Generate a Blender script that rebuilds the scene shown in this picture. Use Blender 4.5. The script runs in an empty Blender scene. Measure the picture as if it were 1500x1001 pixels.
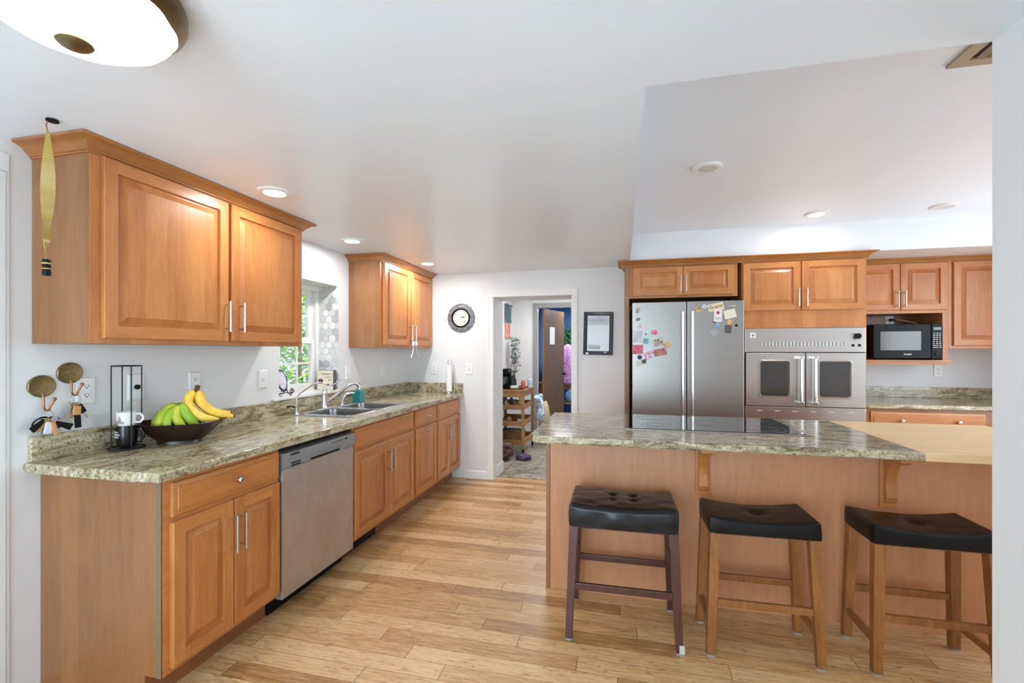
import bpy, bmesh, math, random
from mathutils import Vector, Matrix, noise as mnoise
R = math.radians
PI = math.pi
S = bpy.context.scene
COL = S.collection

# ---------------------------------------------------------------- camera, world, big lights, exposure
cam_d = bpy.data.cameras.new('camera'); cam = bpy.data.objects.new('camera', cam_d); COL.objects.link(cam)
cam_d.sensor_width = 36.0; cam_d.lens = 672.0/1500*36; cam_d.shift_y = 13.6/1500; cam_d.clip_start = 0.02
cam.location = (0, 0, 1.364); cam.rotation_euler = (R(90), 0, R(13.42))
S.camera = cam
S.view_settings.view_transform = 'Standard'; S.view_settings.look = 'None'
S.view_settings.gamma = 1.0; S.view_settings.use_curve_mapping = False
S.view_settings.exposure = 0.17
S.cycles.use_denoising = True
S.cycles.max_bounces = 10; S.cycles.diffuse_bounces = 6; S.cycles.glossy_bounces = 5
S.cycles.sample_clamp_indirect = 6.0

W = bpy.data.worlds.new('sky'); S.world = W; W.use_nodes = True
bg = W.node_tree.nodes['Background']; bg.inputs[0].default_value = (0.80, 0.88, 1.0, 1); bg.inputs[1].default_value = 1.3

def lamp(name, kind, loc, energy, color=(1, 1, 1), rot=(0, 0, 0), parent=None, **kw):
    d = bpy.data.lights.new(name, kind); d.energy = energy; d.color = color
    for k, v in kw.items(): setattr(d, k, v)
    o = bpy.data.objects.new(name, d); COL.objects.link(o); o.location = loc; o.rotation_euler = rot
    if parent: o.parent = parent
    return o
lamp('sun', 'SUN', (8, 3, 9), 9.0, (1, 0.95, 0.86), (R(24), 0, R(96)), angle=R(1.5))
# soft fill added behind the camera, then daylight from the window right of the kitchen
lamp('rear_fill', 'AREA', (-1.0, -2.93, 1.10), 98, (0.74, 0.90, 1.0), (R(97), 0, 0), shape='RECTANGLE', size=2.0, size_y=1.9)
lamp('daylight_side', 'AREA', (3.52, 3.0, 1.45), 43, (0.76, 0.90, 1.0), (R(90), 0, R(90)), shape='RECTANGLE', size=2.0, size_y=1.5)

# ---------------------------------------------------------------- node materials
def lin(c):
    f = lambda v: v/12.92 if v <= 0.04045 else ((v+0.055)/1.055)**2.4
    return (f(c[0]/255), f(c[1]/255), f(c[2]/255), 1)
class NT:
    def __init__(s, name):
        s.m = bpy.data.materials.new(name); s.m.use_nodes = True
        s.t = s.m.node_tree; s.b = s.t.nodes['Principled BSDF']
    def n(s, typ, **kw):
        nd = s.t.nodes.new(typ)
        for k, v in kw.items():
            if k.startswith('i_'): s.put(nd.inputs[int(k[2:])], v)
            elif k in nd.inputs.keys() if hasattr(nd.inputs, 'keys') else False: s.put(nd.inputs[k], v)
            else: setattr(nd, k, v)
        return nd
    def put(s, sock, v):
        if isinstance(v, bpy.types.NodeSocket): s.t.links.new(v, sock)
        else: sock.default_value = v
    def math(s, op, a, b=0.0, c=None):
        nd = s.t.nodes.new('ShaderNodeMath'); nd.operation = op
        s.put(nd.inputs[0], a); s.put(nd.inputs[1], b)
        if c is not None: s.put(nd.inputs[2], c)
        return nd.outputs[0]
    def ramp(s, fac, stops):
        nd = s.t.nodes.new('ShaderNodeValToRGB'); s.put(nd.inputs[0], fac)
        e = nd.color_ramp.elements
        while len(e) < len(stops): e.new(0.5)
        for el, (p, c) in zip(e, stops): el.position = p; el.color = c if len(c) == 4 else (*c, 1)
        return nd.outputs[0]
    def mix(s, fac, a, b, mode='MIX'):
        nd = s.t.nodes.new('ShaderNodeMix'); nd.data_type = 'RGBA'; nd.blend_type = mode
        s.put(nd.inputs[0], fac); s.put(nd.inputs[6], a); s.put(nd.inputs[7], b)
        return nd.outputs[2]
    def coords(s, scale=(1, 1, 1), rnd=0.0):
        tc = s.t.nodes.new('ShaderNodeTexCoord'); v = tc.outputs['Object']
        if rnd:
            oi = s.t.nodes.new('ShaderNodeObjectInfo')
            sc = s.math('MULTIPLY', oi.outputs['Random'], rnd)
            ad = s.t.nodes.new('ShaderNodeVectorMath'); s.put(ad.inputs[0], v); s.t.links.new(sc, ad.inputs[1]); v = ad.outputs[0]
        mp = s.t.nodes.new('ShaderNodeMapping'); s.t.links.new(v, mp.inputs[0]); mp.inputs['Scale'].default_value = scale
        return mp.outputs[0]
    def noise(s, vec, scale, detail=4, rough=0.5, dist=0.0):
        nd = s.t.nodes.new('ShaderNodeTexNoise'); s.t.links.new(vec, nd.inputs['Vector'])
        nd.inputs['Scale'].default_value = scale; nd.inputs['Detail'].default_value = detail
        nd.inputs['Roughness'].default_value = rough; nd.inputs['Distortion'].default_value = dist
        return nd.outputs[0]
    def vor(s, vec, scale, feat='F1', out='Distance'):
        nd = s.t.nodes.new('ShaderNodeTexVoronoi'); nd.feature = feat; s.t.links.new(vec, nd.inputs['Vector']); nd.inputs['Scale'].default_value = scale
        return nd.outputs[out]
    def bump(s, h, strength=0.2, dist=0.002):
        nd = s.t.nodes.new('ShaderNodeBump'); nd.inputs['Strength'].default_value = strength; nd.inputs['Distance'].default_value = dist
        s.t.links.new(h, nd.inputs['Height']); s.t.links.new(nd.outputs[0], s.b.inputs['Normal'])
    def set(s, **kw):
        for k, v in kw.items(): s.put(s.b.inputs[k.replace('_', ' ')], v)
        return s

def plain(name, rgb, rough=0.5, metal=0.0, var=0.06, vs=30, spec=0.5, bump=0.0, **kw):
    t = NT(name); v = t.coords((1, 1, 1), 5.0)
    f = t.noise(v, vs, 3)
    c = lin(rgb); d = tuple(max(0, x*(1-var)) for x in c[:3])+(1,); e = tuple(min(1, x*(1+var)) for x in c[:3])+(1,)
    t.set(Base_Color=t.ramp(f, [(0.3, d), (0.7, e)]), Roughness=rough, Metallic=metal)
    t.b.inputs['Specular IOR Level'].default_value = spec
    if bump: t.bump(f, bump)
    for k, v2 in kw.items(): t.put(t.b.inputs[k.replace('_', ' ')], v2)
    return t.m

def wood(name, c1, c2, grain='z', rough=0.38, scale=1.0, contrast=0.5, fine=0.35, coat=0.15, stave=0.0):
    t = NT(name)
    sc = {'z': (1, 1, 0.09), 'x': (0.09, 1, 1), 'y': (1, 0.09, 1)}[grain]
    v = t.coords(tuple(a*scale for a in sc), 9.0)
    blotch = t.noise(t.coords(tuple(min(1, a*4)*scale for a in sc), 9.0), 7, 4, 0.6, 0.8)
    g = t.noise(v, 42, 6, 0.6, 0.7)
    f = t.noise(v, 260, 3, 0.6)
    m = t.math('ADD', t.math('MULTIPLY', blotch, contrast), t.math('MULTIPLY', g, 1-contrast))
    m = t.math('ADD', m, t.math('MULTIPLY', t.math('SUBTRACT', f, 0.5), fine))
    if stave:
        sx = t.n('ShaderNodeSeparateXYZ'); t.t.links.new(t.coords((1, 1, 1), 9.0), sx.inputs[0])
        cell = t.math('FLOOR', t.math('MULTIPLY', t.math('ADD', sx.outputs[0], sx.outputs[1]), 10.5))
        wn = t.n('ShaderNodeTexWhiteNoise', noise_dimensions='1D'); t.t.links.new(cell, wn.inputs['W'])
        m = t.math('ADD', m, t.math('MULTIPLY', t.math('SUBTRACT', wn.outputs['Value'], 0.5), stave*2))
    col = t.ramp(m, [(0.30, lin(c2)), (0.70, lin(c1))])
    t.set(Base_Color=col, Roughness=rough)
    t.b.inputs['Coat Weight'].default_value = coat; t.b.inputs['Coat Roughness'].default_value = 0.25
    t.bump(f, 0.06, 0.001)
    return t.m

def granite(name, tint=1.0, axis='y'):
    t = NT(name)
    sc = (1, 0.28, 1) if axis == 'y' else (0.28, 1, 1)
    v = t.coords(sc); w = t.coords((1, 1, 1))
    base = t.noise(v, 24, 9, 0.70, 1.0)
    col = t.ramp(base, [(0.33, lin((92, 76, 58))), (0.43, lin((146, 130, 100))), (0.52, lin((186, 174, 142))), (0.60, lin((208, 200, 174))), (0.70, lin((160, 150, 124)))])
    sp = t.noise(w, 88, 5, 0.70, 0.3)
    dark = t.ramp(sp, [(0.535, (0, 0, 0, 1)), (0.63, (1, 1, 1, 1))])
    col = t.mix(t.math('MULTIPLY', dark, 0.88), col, lin((72, 58, 44)))
    sp2 = t.noise(w, 150, 4, 0.7)
    lt = t.ramp(sp2, [(0.58, (0, 0, 0, 1)), (0.68, (1, 1, 1, 1))])
    col = t.mix(t.math('MULTIPLY', lt, 0.6), col, lin((226, 218, 198)))
    sp3 = t.noise(w, 55, 4, 0.65)
    gr = t.ramp(sp3, [(0.56, (0, 0, 0, 1)), (0.66, (1, 1, 1, 1))])
    col = t.mix(t.math('MULTIPLY', gr, 0.45), col, lin((120, 112, 84)))
    t.set(Base_Color=col, Roughness=0.13)
    return t.m

def floor_mat():
    t = NT('bamboo_floor')
    tc = t.t.nodes.new('ShaderNodeTexCoord'); sx = t.t.nodes.new('ShaderNodeSeparateXYZ'); t.t.links.new(tc.outputs['Object'], sx.inputs[0])
    x, y = sx.outputs[0], sx.outputs[1]
    pw, pl = 0.0935, 0.92
    ry = t.math('DIVIDE', y, pw); row = t.math('FLOOR', ry); fy = t.math('FRACT', ry)
    wn = t.n('ShaderNodeTexWhiteNoise', noise_dimensions='1D'); t.t.links.new(row, wn.inputs['W'])
    rx = t.math('ADD', t.math('DIVIDE', x, pl), t.math('MULTIPLY', wn.outputs['Value'], 7.0))
    colm = t.math('FLOOR', rx); fx = t.math('FRACT', rx)
    wn2 = t.n('ShaderNodeTexWhiteNoise', noise_dimensions='2D')
    cv = t.n('ShaderNodeCombineXYZ'); t.t.links.new(row, cv.inputs[0]); t.t.links.new(colm, cv.inputs[1]); t.t.links.new(cv.outputs[0], wn2.inputs['Vector'])
    rnd = wn2.outputs['Value']
    off = t.n('ShaderNodeCombineXYZ'); t.put(off.inputs[0], t.math('MULTIPLY', rnd, 40.0)); t.put(off.inputs[2], t.math('MULTIPLY', rnd, 13.0))
    ad = t.n('ShaderNodeVectorMath'); t.t.links.new(tc.outputs['Object'], ad.inputs[0]); t.t.links.new(off.outputs[0], ad.inputs[1])
    mp = t.n('ShaderNodeMapping'); t.t.links.new(ad.outputs[0], mp.inputs[0]); mp.inputs['Scale'].default_value = (0.10, 1, 1)
    g = t.noise(mp.outputs[0], 75, 6, 0.65, 0.5)
    mp2 = t.n('ShaderNodeMapping'); t.t.links.new(ad.outputs[0], mp2.inputs[0]); mp2.inputs['Scale'].default_value = (0.22, 1, 1)
    st = t.noise(mp2.outputs[0], 105, 4, 0.7)
    tone = t.math('ADD', t.math('MULTIPLY', g, 0.75), t.math('MULTIPLY', rnd, 0.30))
    col = t.ramp(tone, [(0.34, lin((158, 114, 68))), (0.5, lin((197, 153, 102))), (0.68, lin((220, 183, 136)))])
    streak = t.ramp(st, [(0.55, (0, 0, 0, 1)), (0.69, (1, 1, 1, 1))])
    col = t.mix(t.math('MULTIPLY', streak, 0.72), col, lin((116, 76, 42)))
    ey = t.math('LESS_THAN', t.math('MINIMUM', fy, t.math('SUBTRACT', 1.0, fy)), 0.012)
    ex = t.math('LESS_THAN', t.math('MINIMUM', fx, t.math('SUBTRACT', 1.0, fx)), 0.0018)
    seam = t.math('MAXIMUM', t.math('MULTIPLY', ey, 0.75), t.math('MULTIPLY', ex, 0.85))
    col = t.mix(seam, col, lin((70, 44, 24)))
    t.set(Base_Color=col, Roughness=t.math('ADD', 0.27, t.math('MULTIPLY', g, 0.16)))
    t.bump(t.math('SUBTRACT', g, seam), 0.12, 0.001)
    return t.m

def steel(name, rgb=(190, 188, 186), rough=0.28, grain='x', smudge=0.0, metal=1.0, bumpy=0.02):
    t = NT(name)
    sc = {'x': (0.02, 1, 1), 'z': (1, 1, 0.02), 'y': (1, 0.02, 1)}[grain]
    b = t.noise(t.coords(sc, 3.0), 420, 3, 0.6)
    sm = t.noise(t.coords((1, 1, 0.55), 3.0), 7, 6, 0.7, 0.8)
    c = lin(rgb)
    col = t.ramp(sm, [(0.35, tuple(k*(1-smudge) for k in c[:3])+(1,)), (0.65, c)])
    if smudge:
        sp = t.ramp(t.noise(t.coords((1, 1, 0.6), 3.0), 38, 5, 0.75, 1.0), [(0.62, (0, 0, 0, 1)), (0.72, (1, 1, 1, 1))])
        col = t.mix(t.math('MULTIPLY', sp, 0.35), col, lin((120, 104, 92)))
    t.set(Base_Color=col, Metallic=metal, Roughness=t.math('ADD', rough-0.06, t.math('MULTIPLY', b, 0.12)))
    t.bump(b, bumpy, 0.0005)
    return t.m

def emit(name, rgb, strength):
    t = NT(name); f = t.noise(t.coords(), 8, 3)
    c = lin(rgb)
    t.set(Base_Color=c, Emission_Color=t.ramp(f, [(0.3, tuple(k*0.97 for k in c[:3])+(1,)), (0.7, c)]), Emission_Strength=strength, Roughness=0.3)
    return t.m

def patches(name, cols, scale=10, rough=0.6, **kw):
    t = NT(name); f = t.noise(t.coords((1, 1, 1), 7.0), scale, 4, 0.6, 0.6)
    n = len(cols)
    t.set(Base_Color=t.ramp(f, [(0.32+0.36*i/(n-1), lin(c)) for i, c in enumerate(cols)]), Roughness=rough)
    for k, v in kw.items(): t.put(t.b.inputs[k.replace('_', ' ')], v)
    return t.m

def glass_mat(name, rgb=(255, 255, 255), rough=0.0):
    t = NT(name)
    tr = t.n('ShaderNodeBsdfTransparent'); gl = t.n('ShaderNodeBsdfGlossy'); gl.inputs['Roughness'].default_value = rough
    fr = t.n('ShaderNodeFresnel'); fr.inputs[0].default_value = 1.45
    nf = t.noise(t.coords(), 3, 2); tr.inputs[0].default_value = lin(rgb)
    mx = t.n('ShaderNodeMixShader'); t.t.links.new(t.math('MULTIPLY', fr.outputs[0], t.math('ADD', 0.35, t.math('MULTIPLY', nf, 0.2))), mx.inputs[0])
    t.t.links.new(tr.outputs[0], mx.inputs[1]); t.t.links.new(gl.outputs[0], mx.inputs[2])
    t.t.links.new(mx.outputs[0], t.t.nodes['Material Output'].inputs[0])
    return t.m

def paint(name, rgb, rough, bump=0.05, spec=0.4):
    t = NT(name); f = t.noise(t.coords(), 95, 3, 0.5); g = t.noise(t.coords(), 1.3, 3)
    c = lin(rgb)
    t.set(Base_Color=t.ramp(g, [(0.35, tuple(k*0.975 for k in c[:3])+(1,)), (0.65, c)]), Roughness=rough)
    t.b.inputs['Specular IOR Level'].default_value = spec
    t.bump(f, bump, 0.002)
    return t.m

MT = dict(
    wall=paint('wall_paint', (228, 229, 230), 0.42, 0.06), ceil=paint('ceiling_paint', (236, 241, 248), 0.30, 0.10, 0.5),
    trim=paint('white_trim', (238, 238, 236), 0.35, 0.02), white=plain('white_plastic', (236, 236, 234), 0.35, var=0.02),
    maple=wood('maple_vertical', (203, 138, 79), (174, 105, 53), stave=0.12), mapleh=wood('maple_horizontal', (203, 137, 77), (172, 104, 52), 'x'),
    maplec=wood('maple_crown', (184, 124, 68), (150, 94, 46), 'x'), side=wood('maple_veneer_side', (158, 110, 70), (134, 88, 52), fine=0.25, stave=0.10),
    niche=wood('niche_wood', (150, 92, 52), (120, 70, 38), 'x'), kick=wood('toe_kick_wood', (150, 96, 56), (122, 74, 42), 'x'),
    panel=wood('island_veneer', (206, 148, 106), (186, 130, 90), fine=0.3, contrast=0.35, rough=0.42),
    granite=granite('granite_counter'), granitex=granite('granite_island', axis='x'), floor=floor_mat(),
    butcher=wood('butcher_block', (244, 214, 170), (228, 190, 142), 'x', 0.4, fine=0.3),
    steel=steel('brushed_steel', (184, 180, 176), 0.30, 'x'), steelv=steel('brushed_steel_vertical', (160, 157, 153), 0.36, 'z', bumpy=0.008),
    dw=steel('smudged_steel', (204, 198, 194), 0.46, 'z', 0.18, 0.8, bumpy=0.01), dwtop=steel('grey_control_steel', (150, 153, 155), 0.40, 'x', metal=0.35),
    shadedsteel=steel('shaded_bowl_steel', (150, 149, 147), 0.30, 'y'), sink=steel('sink_steel', (196, 197, 198), 0.24, 'y'), chrome=plain('chrome', (222, 224, 228), 0.10, 1.0, 0.02), nickel=plain('satin_nickel', (206, 200, 194), 0.25, 1.0, 0.03),
    hsteel=steel('handle_steel', (212, 210, 208), 0.2, 'z'),
    black=plain('black_plastic', (15, 15, 16), 0.40, spec=0.18), blackm=plain('black_iron', (20, 19, 19), 0.45, 0.3), dark=plain('dark_void', (14, 12, 11), 0.8),
    bglass=plain('black_glass', (12, 13, 14), 0.04, 0.0, 0.02, spec=0.9, Coat_Weight=0.6), ovglass=plain('oven_glass', (52, 50, 48), 0.08, var=0.1, spec=0.7),
    mwglass=plain('microwave_window', (112, 114, 114), 0.12, var=0.03), glass=glass_mat('clear_glass'), lens=emit('lit_lens', (255, 250, 240), 9.0),
    lensoff=plain('unlit_lens', (206, 206, 206), 0.3), shade=emit('alabaster_glass', (255, 246, 228), 3.2),
    bronze=plain('antique_bronze', (122, 104, 76), 0.28, 0.85, 0.15), brass=patches('aged_brass', [(92, 76, 44), (132, 112, 66), (104, 92, 62), (146, 118, 60)], 40, 0.4, Metallic=0.6),
    copper=plain('copper_rod', (168, 120, 84), 0.35, 0.8), leather=plain('black_leather', (12, 12, 13), 0.36, 0.0, 0.25, 60, 0.28, 0.08),
    leatherw=plain('worn_black_leather', (19, 19, 21), 0.27, 0.0, 0.3, 22, 0.4, 0.10),
    cherry=wood('dark_cherry', (96, 56, 46), (68, 36, 30), rough=0.3), oak=wood('honey_oak', (166, 110, 58), (118, 72, 33), rough=0.4, fine=0.6),
    pad=plain('felt_pad', (150, 146, 138), 0.9), silver=plain('silver_tape', (214, 214, 212), 0.4, 0.3),
)

# ---------------------------------------------------------------- mesh helpers
class M:
    def __init__(s): s.bm = bmesh.new()
    def _new(s, vs, fs, mi=0):
        v = [s.bm.verts.new(p) for p in vs]; out = []
        for f in fs:
            try:
                fc = s.bm.faces.new([v[i] for i in f]); fc.material_index = mi; out.append(fc)
            except ValueError: pass
        return v, out
    def box(s, x0, y0, z0, x1, y1, z1, bev=0.0, mi=0, seg=2):
        if x0 > x1: x0, x1 = x1, x0
        if y0 > y1: y0, y1 = y1, y0
        if z0 > z1: z0, z1 = z1, z0
        v, f = s._new([(x0, y0, z0), (x1, y0, z0), (x1, y1, z0), (x0, y1, z0), (x0, y0, z1), (x1, y0, z1), (x1, y1, z1), (x0, y1, z1)],
                      [(0, 3, 2, 1), (4, 5, 6, 7), (0, 1, 5, 4), (1, 2, 6, 5), (2, 3, 7, 6), (3, 0, 4, 7)], mi)
        if bev:
            es = list({e for fc in f for e in fc.edges})
            bmesh.ops.bevel(s.bm, geom=es, offset=bev, segments=seg, affect='EDGES', profile=0.5, material=-1)
        return s
    def obox(s, c, size, rot, bev=0.0, mi=0):
        n0 = len(s.bm.verts); t = M(); t.box(-size[0]/2, -size[1]/2, -size[2]/2, size[0]/2, size[1]/2, size[2]/2, bev, mi)
        t.xf(Matrix.Translation(c) @ rot.to_4x4()); s.join(t); return s
    def join(s, o):
        me = bpy.data.meshes.new('t'); o.bm.to_mesh(me); s.bm.from_mesh(me); bpy.data.meshes.remove(me); o.bm.free(); return s
    def xf(s, m): bmesh.ops.transform(s.bm, matrix=m, verts=s.bm.verts); return s
    def taper(s, p0, p1, a0, b0, a1, b1, mi=0):
        vs = []
        for p, a, b in ((p0, a0, b0), (p1, a1, b1)):
            vs += [(p[0]-a, p[1]-b, p[2]), (p[0]+a, p[1]-b, p[2]), (p[0]+a, p[1]+b, p[2]), (p[0]-a, p[1]+b, p[2])]
        v, f = s._new(vs, [(0, 3, 2, 1), (4, 5, 6, 7), (0, 1, 5, 4), (1, 2, 6, 5), (2, 3, 7, 6), (3, 0, 4, 7)], mi)
        bmesh.ops.bevel(s.bm, geom=list({e for fc in f for e in fc.edges}), offset=min(a0, a1)*0.15, segments=2, affect='EDGES', profile=0.5)
        return s
    def tube(s, pts, r, seg=10, closed=False, mi=0, cap=True):
        pts = [Vector(p) for p in pts]; n = len(pts); rr = r if isinstance(r, (list, tuple)) else [r]*n
        rings = []; up = None
        for i, p in enumerate(pts):
            if closed: d = pts[(i+1) % n]-pts[i-1]
            else: d = pts[min(i+1, n-1)]-pts[max(i-1, 0)]
            d.normalize()
            if up is None:
                up = Vector((0, 0, 1)) if abs(d.z) < 0.9 else Vector((1, 0, 0))
            a = d.cross(up)
            if a.length < 1e-5: a = d.cross(Vector((1, 0.3, 0)))
            a.normalize(); b = a.cross(d).normalized(); up = b
            rings.append([s.bm.verts.new(p+(a*math.cos(2*PI*k/seg)+b*math.sin(2*PI*k/seg))*rr[i]) for k in range(seg)])
        m = n if closed else n-1
        for i in range(m):
            A, B = rings[i], rings[(i+1) % n]
            for k in range(seg):
                f = s.bm.faces.new((A[k], A[(k+1) % seg], B[(k+1) % seg], B[k])); f.material_index = mi
        if cap and not closed:
            f = s.bm.faces.new(rings[0][::-1]); f.material_index = mi; f = s.bm.faces.new(rings[-1]); f.material_index = mi
        return s
    def lathe(s, prof, c=(0, 0, 0), seg=32, mi=0, ax='z', sx=1.0, sy=1.0, wob=None, ring=False):
        rings = []
        for r, h in prof:
            rg = []
            for k in range(seg):
                a = 2*PI*k/seg; q = r*(wob(a, r, h) if wob else 1.0)
                u, v = q*math.cos(a)*sx, q*math.sin(a)*sy
                p = {'z': (u, v, h), 'y': (u, -h, v), 'x': (h, u, v)}[ax]
                rg.append(s.bm.verts.new((c[0]+p[0], c[1]+p[1], c[2]+p[2])))
            rings.append(rg)
        for A, B in zip(rings, rings[1:]+(rings[:1] if ring else [])):
            for k in range(seg):
                f = s.bm.faces.new((A[k], A[(k+1) % seg], B[(k+1) % seg], B[k])); f.material_index = mi
        for rg, rv in (() if ring else ((rings[0], True), (rings[-1], False))):
            f = s.bm.faces.new(rg[::-1] if rv else rg); f.material_index = mi
        return s
    def rings(s, x0, z0, x1, z1, prof, mi=0):
        L = []
        for ins, y in prof:
            L.append([s.bm.verts.new(p) for p in ((x0+ins, y, z0+ins), (x1-ins, y, z0+ins), (x1-ins, y, z1-ins), (x0+ins, y, z1-ins))])
        s.bm.faces.new(L[0][::-1])
        for A, B in zip(L, L[1:]):
            for k in range(4): s.bm.faces.new((A[k], A[(k+1) % 4], B[(k+1) % 4], B[k])).material_index = mi
        s.bm.faces.new(L[-1]).material_index = mi
        return s
    def rr(s, loops, n=6, mi=0, cap0=True, cap1=True):
        L = []
        for x0, z0, x1, z1, r, y in loops:
            pts = []
            for cx, cz, a0 in ((x1-r, z0+r, -90), (x1-r, z1-r, 0), (x0+r, z1-r, 90), (x0+r, z0+r, 180)):
                for k in range(n+1):
                    a = R(a0+90*k/n); pts.append(s.bm.verts.new((cx+r*math.cos(a), y, cz+r*math.sin(a))))
            L.append(pts)
        q = len(L[0])
        for A, B in zip(L, L[1:]):
            for k in range(q): s.bm.faces.new((A[k], A[(k+1) % q], B[(k+1) % q], B[k])).material_index = mi
        if cap0: s.bm.faces.new(L[0][::-1]).material_index = mi
        if cap1: s.bm.faces.new(L[-1]).material_index = mi
        return s
    def prism(s, pts, z0, z1, bev=0.0, mi=0, seg=3):
        n = len(pts)
        a = [s.bm.verts.new((x, y, z0)) for x, y in pts]; b = [s.bm.verts.new((x, y, z1)) for x, y in pts]
        F = [s.bm.faces.new(a[::-1]), s.bm.faces.new(b)]
        for k in range(n): F.append(s.bm.faces.new((a[k], a[(k+1) % n], b[(k+1) % n], b[k])))
        for f in F: f.material_index = mi
        if bev:
            es = [e for e in F[0].edges]+[e for e in F[1].edges]
            bmesh.ops.bevel(s.bm, geom=es, offset=bev, segments=seg, affect='EDGES', profile=0.5)
        return s
    def sweep(s, path, prof, closed_ends=True, mi=0):
        """profile [(out, z)] swept along an open plan path [(x, y)], out = right-hand side of travel"""
        n = len(path); nr = []
        for i in range(n-1):
            d = Vector(path[i+1])-Vector(path[i]); d.normalize(); nr.append(Vector((d.y, -d.x)))
        L = []
        for i in range(n):
            if i == 0: o = nr[0]
            elif i == n-1: o = nr[-1]
            else:
                o = nr[i-1]+nr[i]; o = o/(1+nr[i-1].dot(nr[i]))
            L.append([s.bm.verts.new((path[i][0]+o.x*q, path[i][1]+o.y*q, z)) for q, z in prof])
        k = len(prof)
        for A, B in zip(L, L[1:]):
            for j in range(k): s.bm.faces.new((A[j], B[j], B[(j+1) % k], A[(j+1) % k])).material_index = mi
        if closed_ends:
            s.bm.faces.new(L[0]).material_index = mi; s.bm.faces.new(L[-1][::-1]).material_index = mi
        return s
    def blob(s, c, rad, amp=0.2, seed=0, freq=3.0, sub=3, mi=0):
        n0 = set(s.bm.verts)
        r = bmesh.ops.create_icosphere(s.bm, subdivisions=sub, radius=1.0)
        for v in r['verts']:
            d = v.co.copy(); k = 1+amp*mnoise.noise(d*freq+Vector((seed*3.1, seed*1.7, seed)))+0.5*amp*mnoise.noise(d*freq*2.3+Vector((seed, 5, 1)))
            v.co = Vector((c[0]+d.x*rad[0]*k, c[1]+d.y*rad[1]*k, c[2]+d.z*rad[2]*k))
            for f in v.link_faces: f.material_index = mi
        return s
    def leaf(s, p, d, nrm, L, w, mi=0):
        p = Vector(p); d = Vector(d).normalized(); a = d.cross(Vector(nrm)).normalized()*w; u = a.cross(d).normalized()*w*0.25
        v = [s.bm.verts.new(q) for q in (p, p+d*L*0.45+a+u, p+d*L, p+d*L*0.45-a+u)]
        f = s.bm.faces.new(v); f.material_index = mi; return s

def obj(name, m, mats, parent=None, loc=(0, 0, 0), rot=(0, 0, 0), smooth=35):
    me = bpy.data.meshes.new(name)
    bmesh.ops.recalc_face_normals(m.bm, faces=m.bm.faces)
    m.bm.to_mesh(me); m.bm.free()
    for k in (mats if isinstance(mats, (list, tuple)) else [mats]): me.materials.append(MT[k] if isinstance(k, str) else k)
    if smooth:
        me.polygons.foreach_set('use_smooth', [True]*len(me.polygons)); me.set_sharp_from_angle(angle=R(smooth))
    o = bpy.data.objects.new(name, me); COL.objects.link(o); o.location = loc; o.rotation_euler = rot
    if smooth:
        wn = o.modifiers.new('weighted', 'WEIGHTED_NORMAL'); wn.keep_sharp = True; wn.weight = 60
    if parent: o.parent = parent
    return o
def tag(o, label, cat, group=None, kind=None):
    o['label'] = label
    if cat: o['category'] = cat
    if group: o['group'] = group
    if kind: o['kind'] = kind
    return o
def thing(name, label, cat, loc=(0, 0, 0), rot=0, group=None):
    o = bpy.data.objects.new(name, None); COL.objects.link(o); o.location = loc; o.rotation_euler = (0, 0, rot) if not isinstance(rot, tuple) else rot
    o.empty_display_size = 0.05
    return tag(o, label, cat, group)
def struct(name, m, mats, label=None, **kw):
    o = obj(name, m, mats, **kw); o['kind'] = 'structure'
    if label: o['label'] = label
    return o
def copy_tree(o, parent=None):
    c = o.copy(); COL.objects.link(c)
    if parent: c.parent = parent; c.matrix_parent_inverse = o.matrix_parent_inverse.copy()
    for ch in list(o.children): copy_tree(ch, c)
    return c
def text(name, body, size, mat, parent, loc, rot=(R(90), 0, 0), depth=0.0006, sx=1.0, align='CENTER'):
    cu = bpy.data.curves.new('txt', 'FONT'); cu.body = body; cu.size = size; cu.extrude = depth; cu.align_x = align; cu.align_y = 'CENTER'; cu.resolution_u = 3
    t = bpy.data.objects.new('txt', cu); COL.objects.link(t); bpy.context.view_layer.update()
    me = bpy.data.meshes.new_from_object(t.evaluated_get(bpy.context.evaluated_depsgraph_get())); bpy.data.objects.remove(t); bpy.data.curves.remove(cu)
    me.materials.clear(); me.materials.append(MT[mat] if isinstance(mat, str) else mat)
    o = bpy.data.objects.new(name, me); COL.objects.link(o); o.location = loc; o.rotation_euler = rot; o.scale = (sx, 1, 1)
    if parent: o.parent = parent
    return o
def arc(c, r, a0, a1, n, plane='xz'):
    out = []
    for k in range(n+1):
        a = R(a0+(a1-a0)*k/n); u, v = r*math.cos(a), r*math.sin(a)
        out.append({'xz': (c[0]+u, c[1], c[2]+v), 'yz': (c[0], c[1]+u, c[2]+v), 'xy': (c[0]+u, c[1]+v, c[2])}[plane])
    return out

# ================================================================ SETTING
LX, BY, CZ = -2.326, 4.676, 2.196      # left wall, back wall, low ceiling
HZ2, LIPX, LIPY, FASY, RBY = 2.446, 0.076, 1.50, 4.396, 5.20
EX = 3.60                               # far right wall
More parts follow.
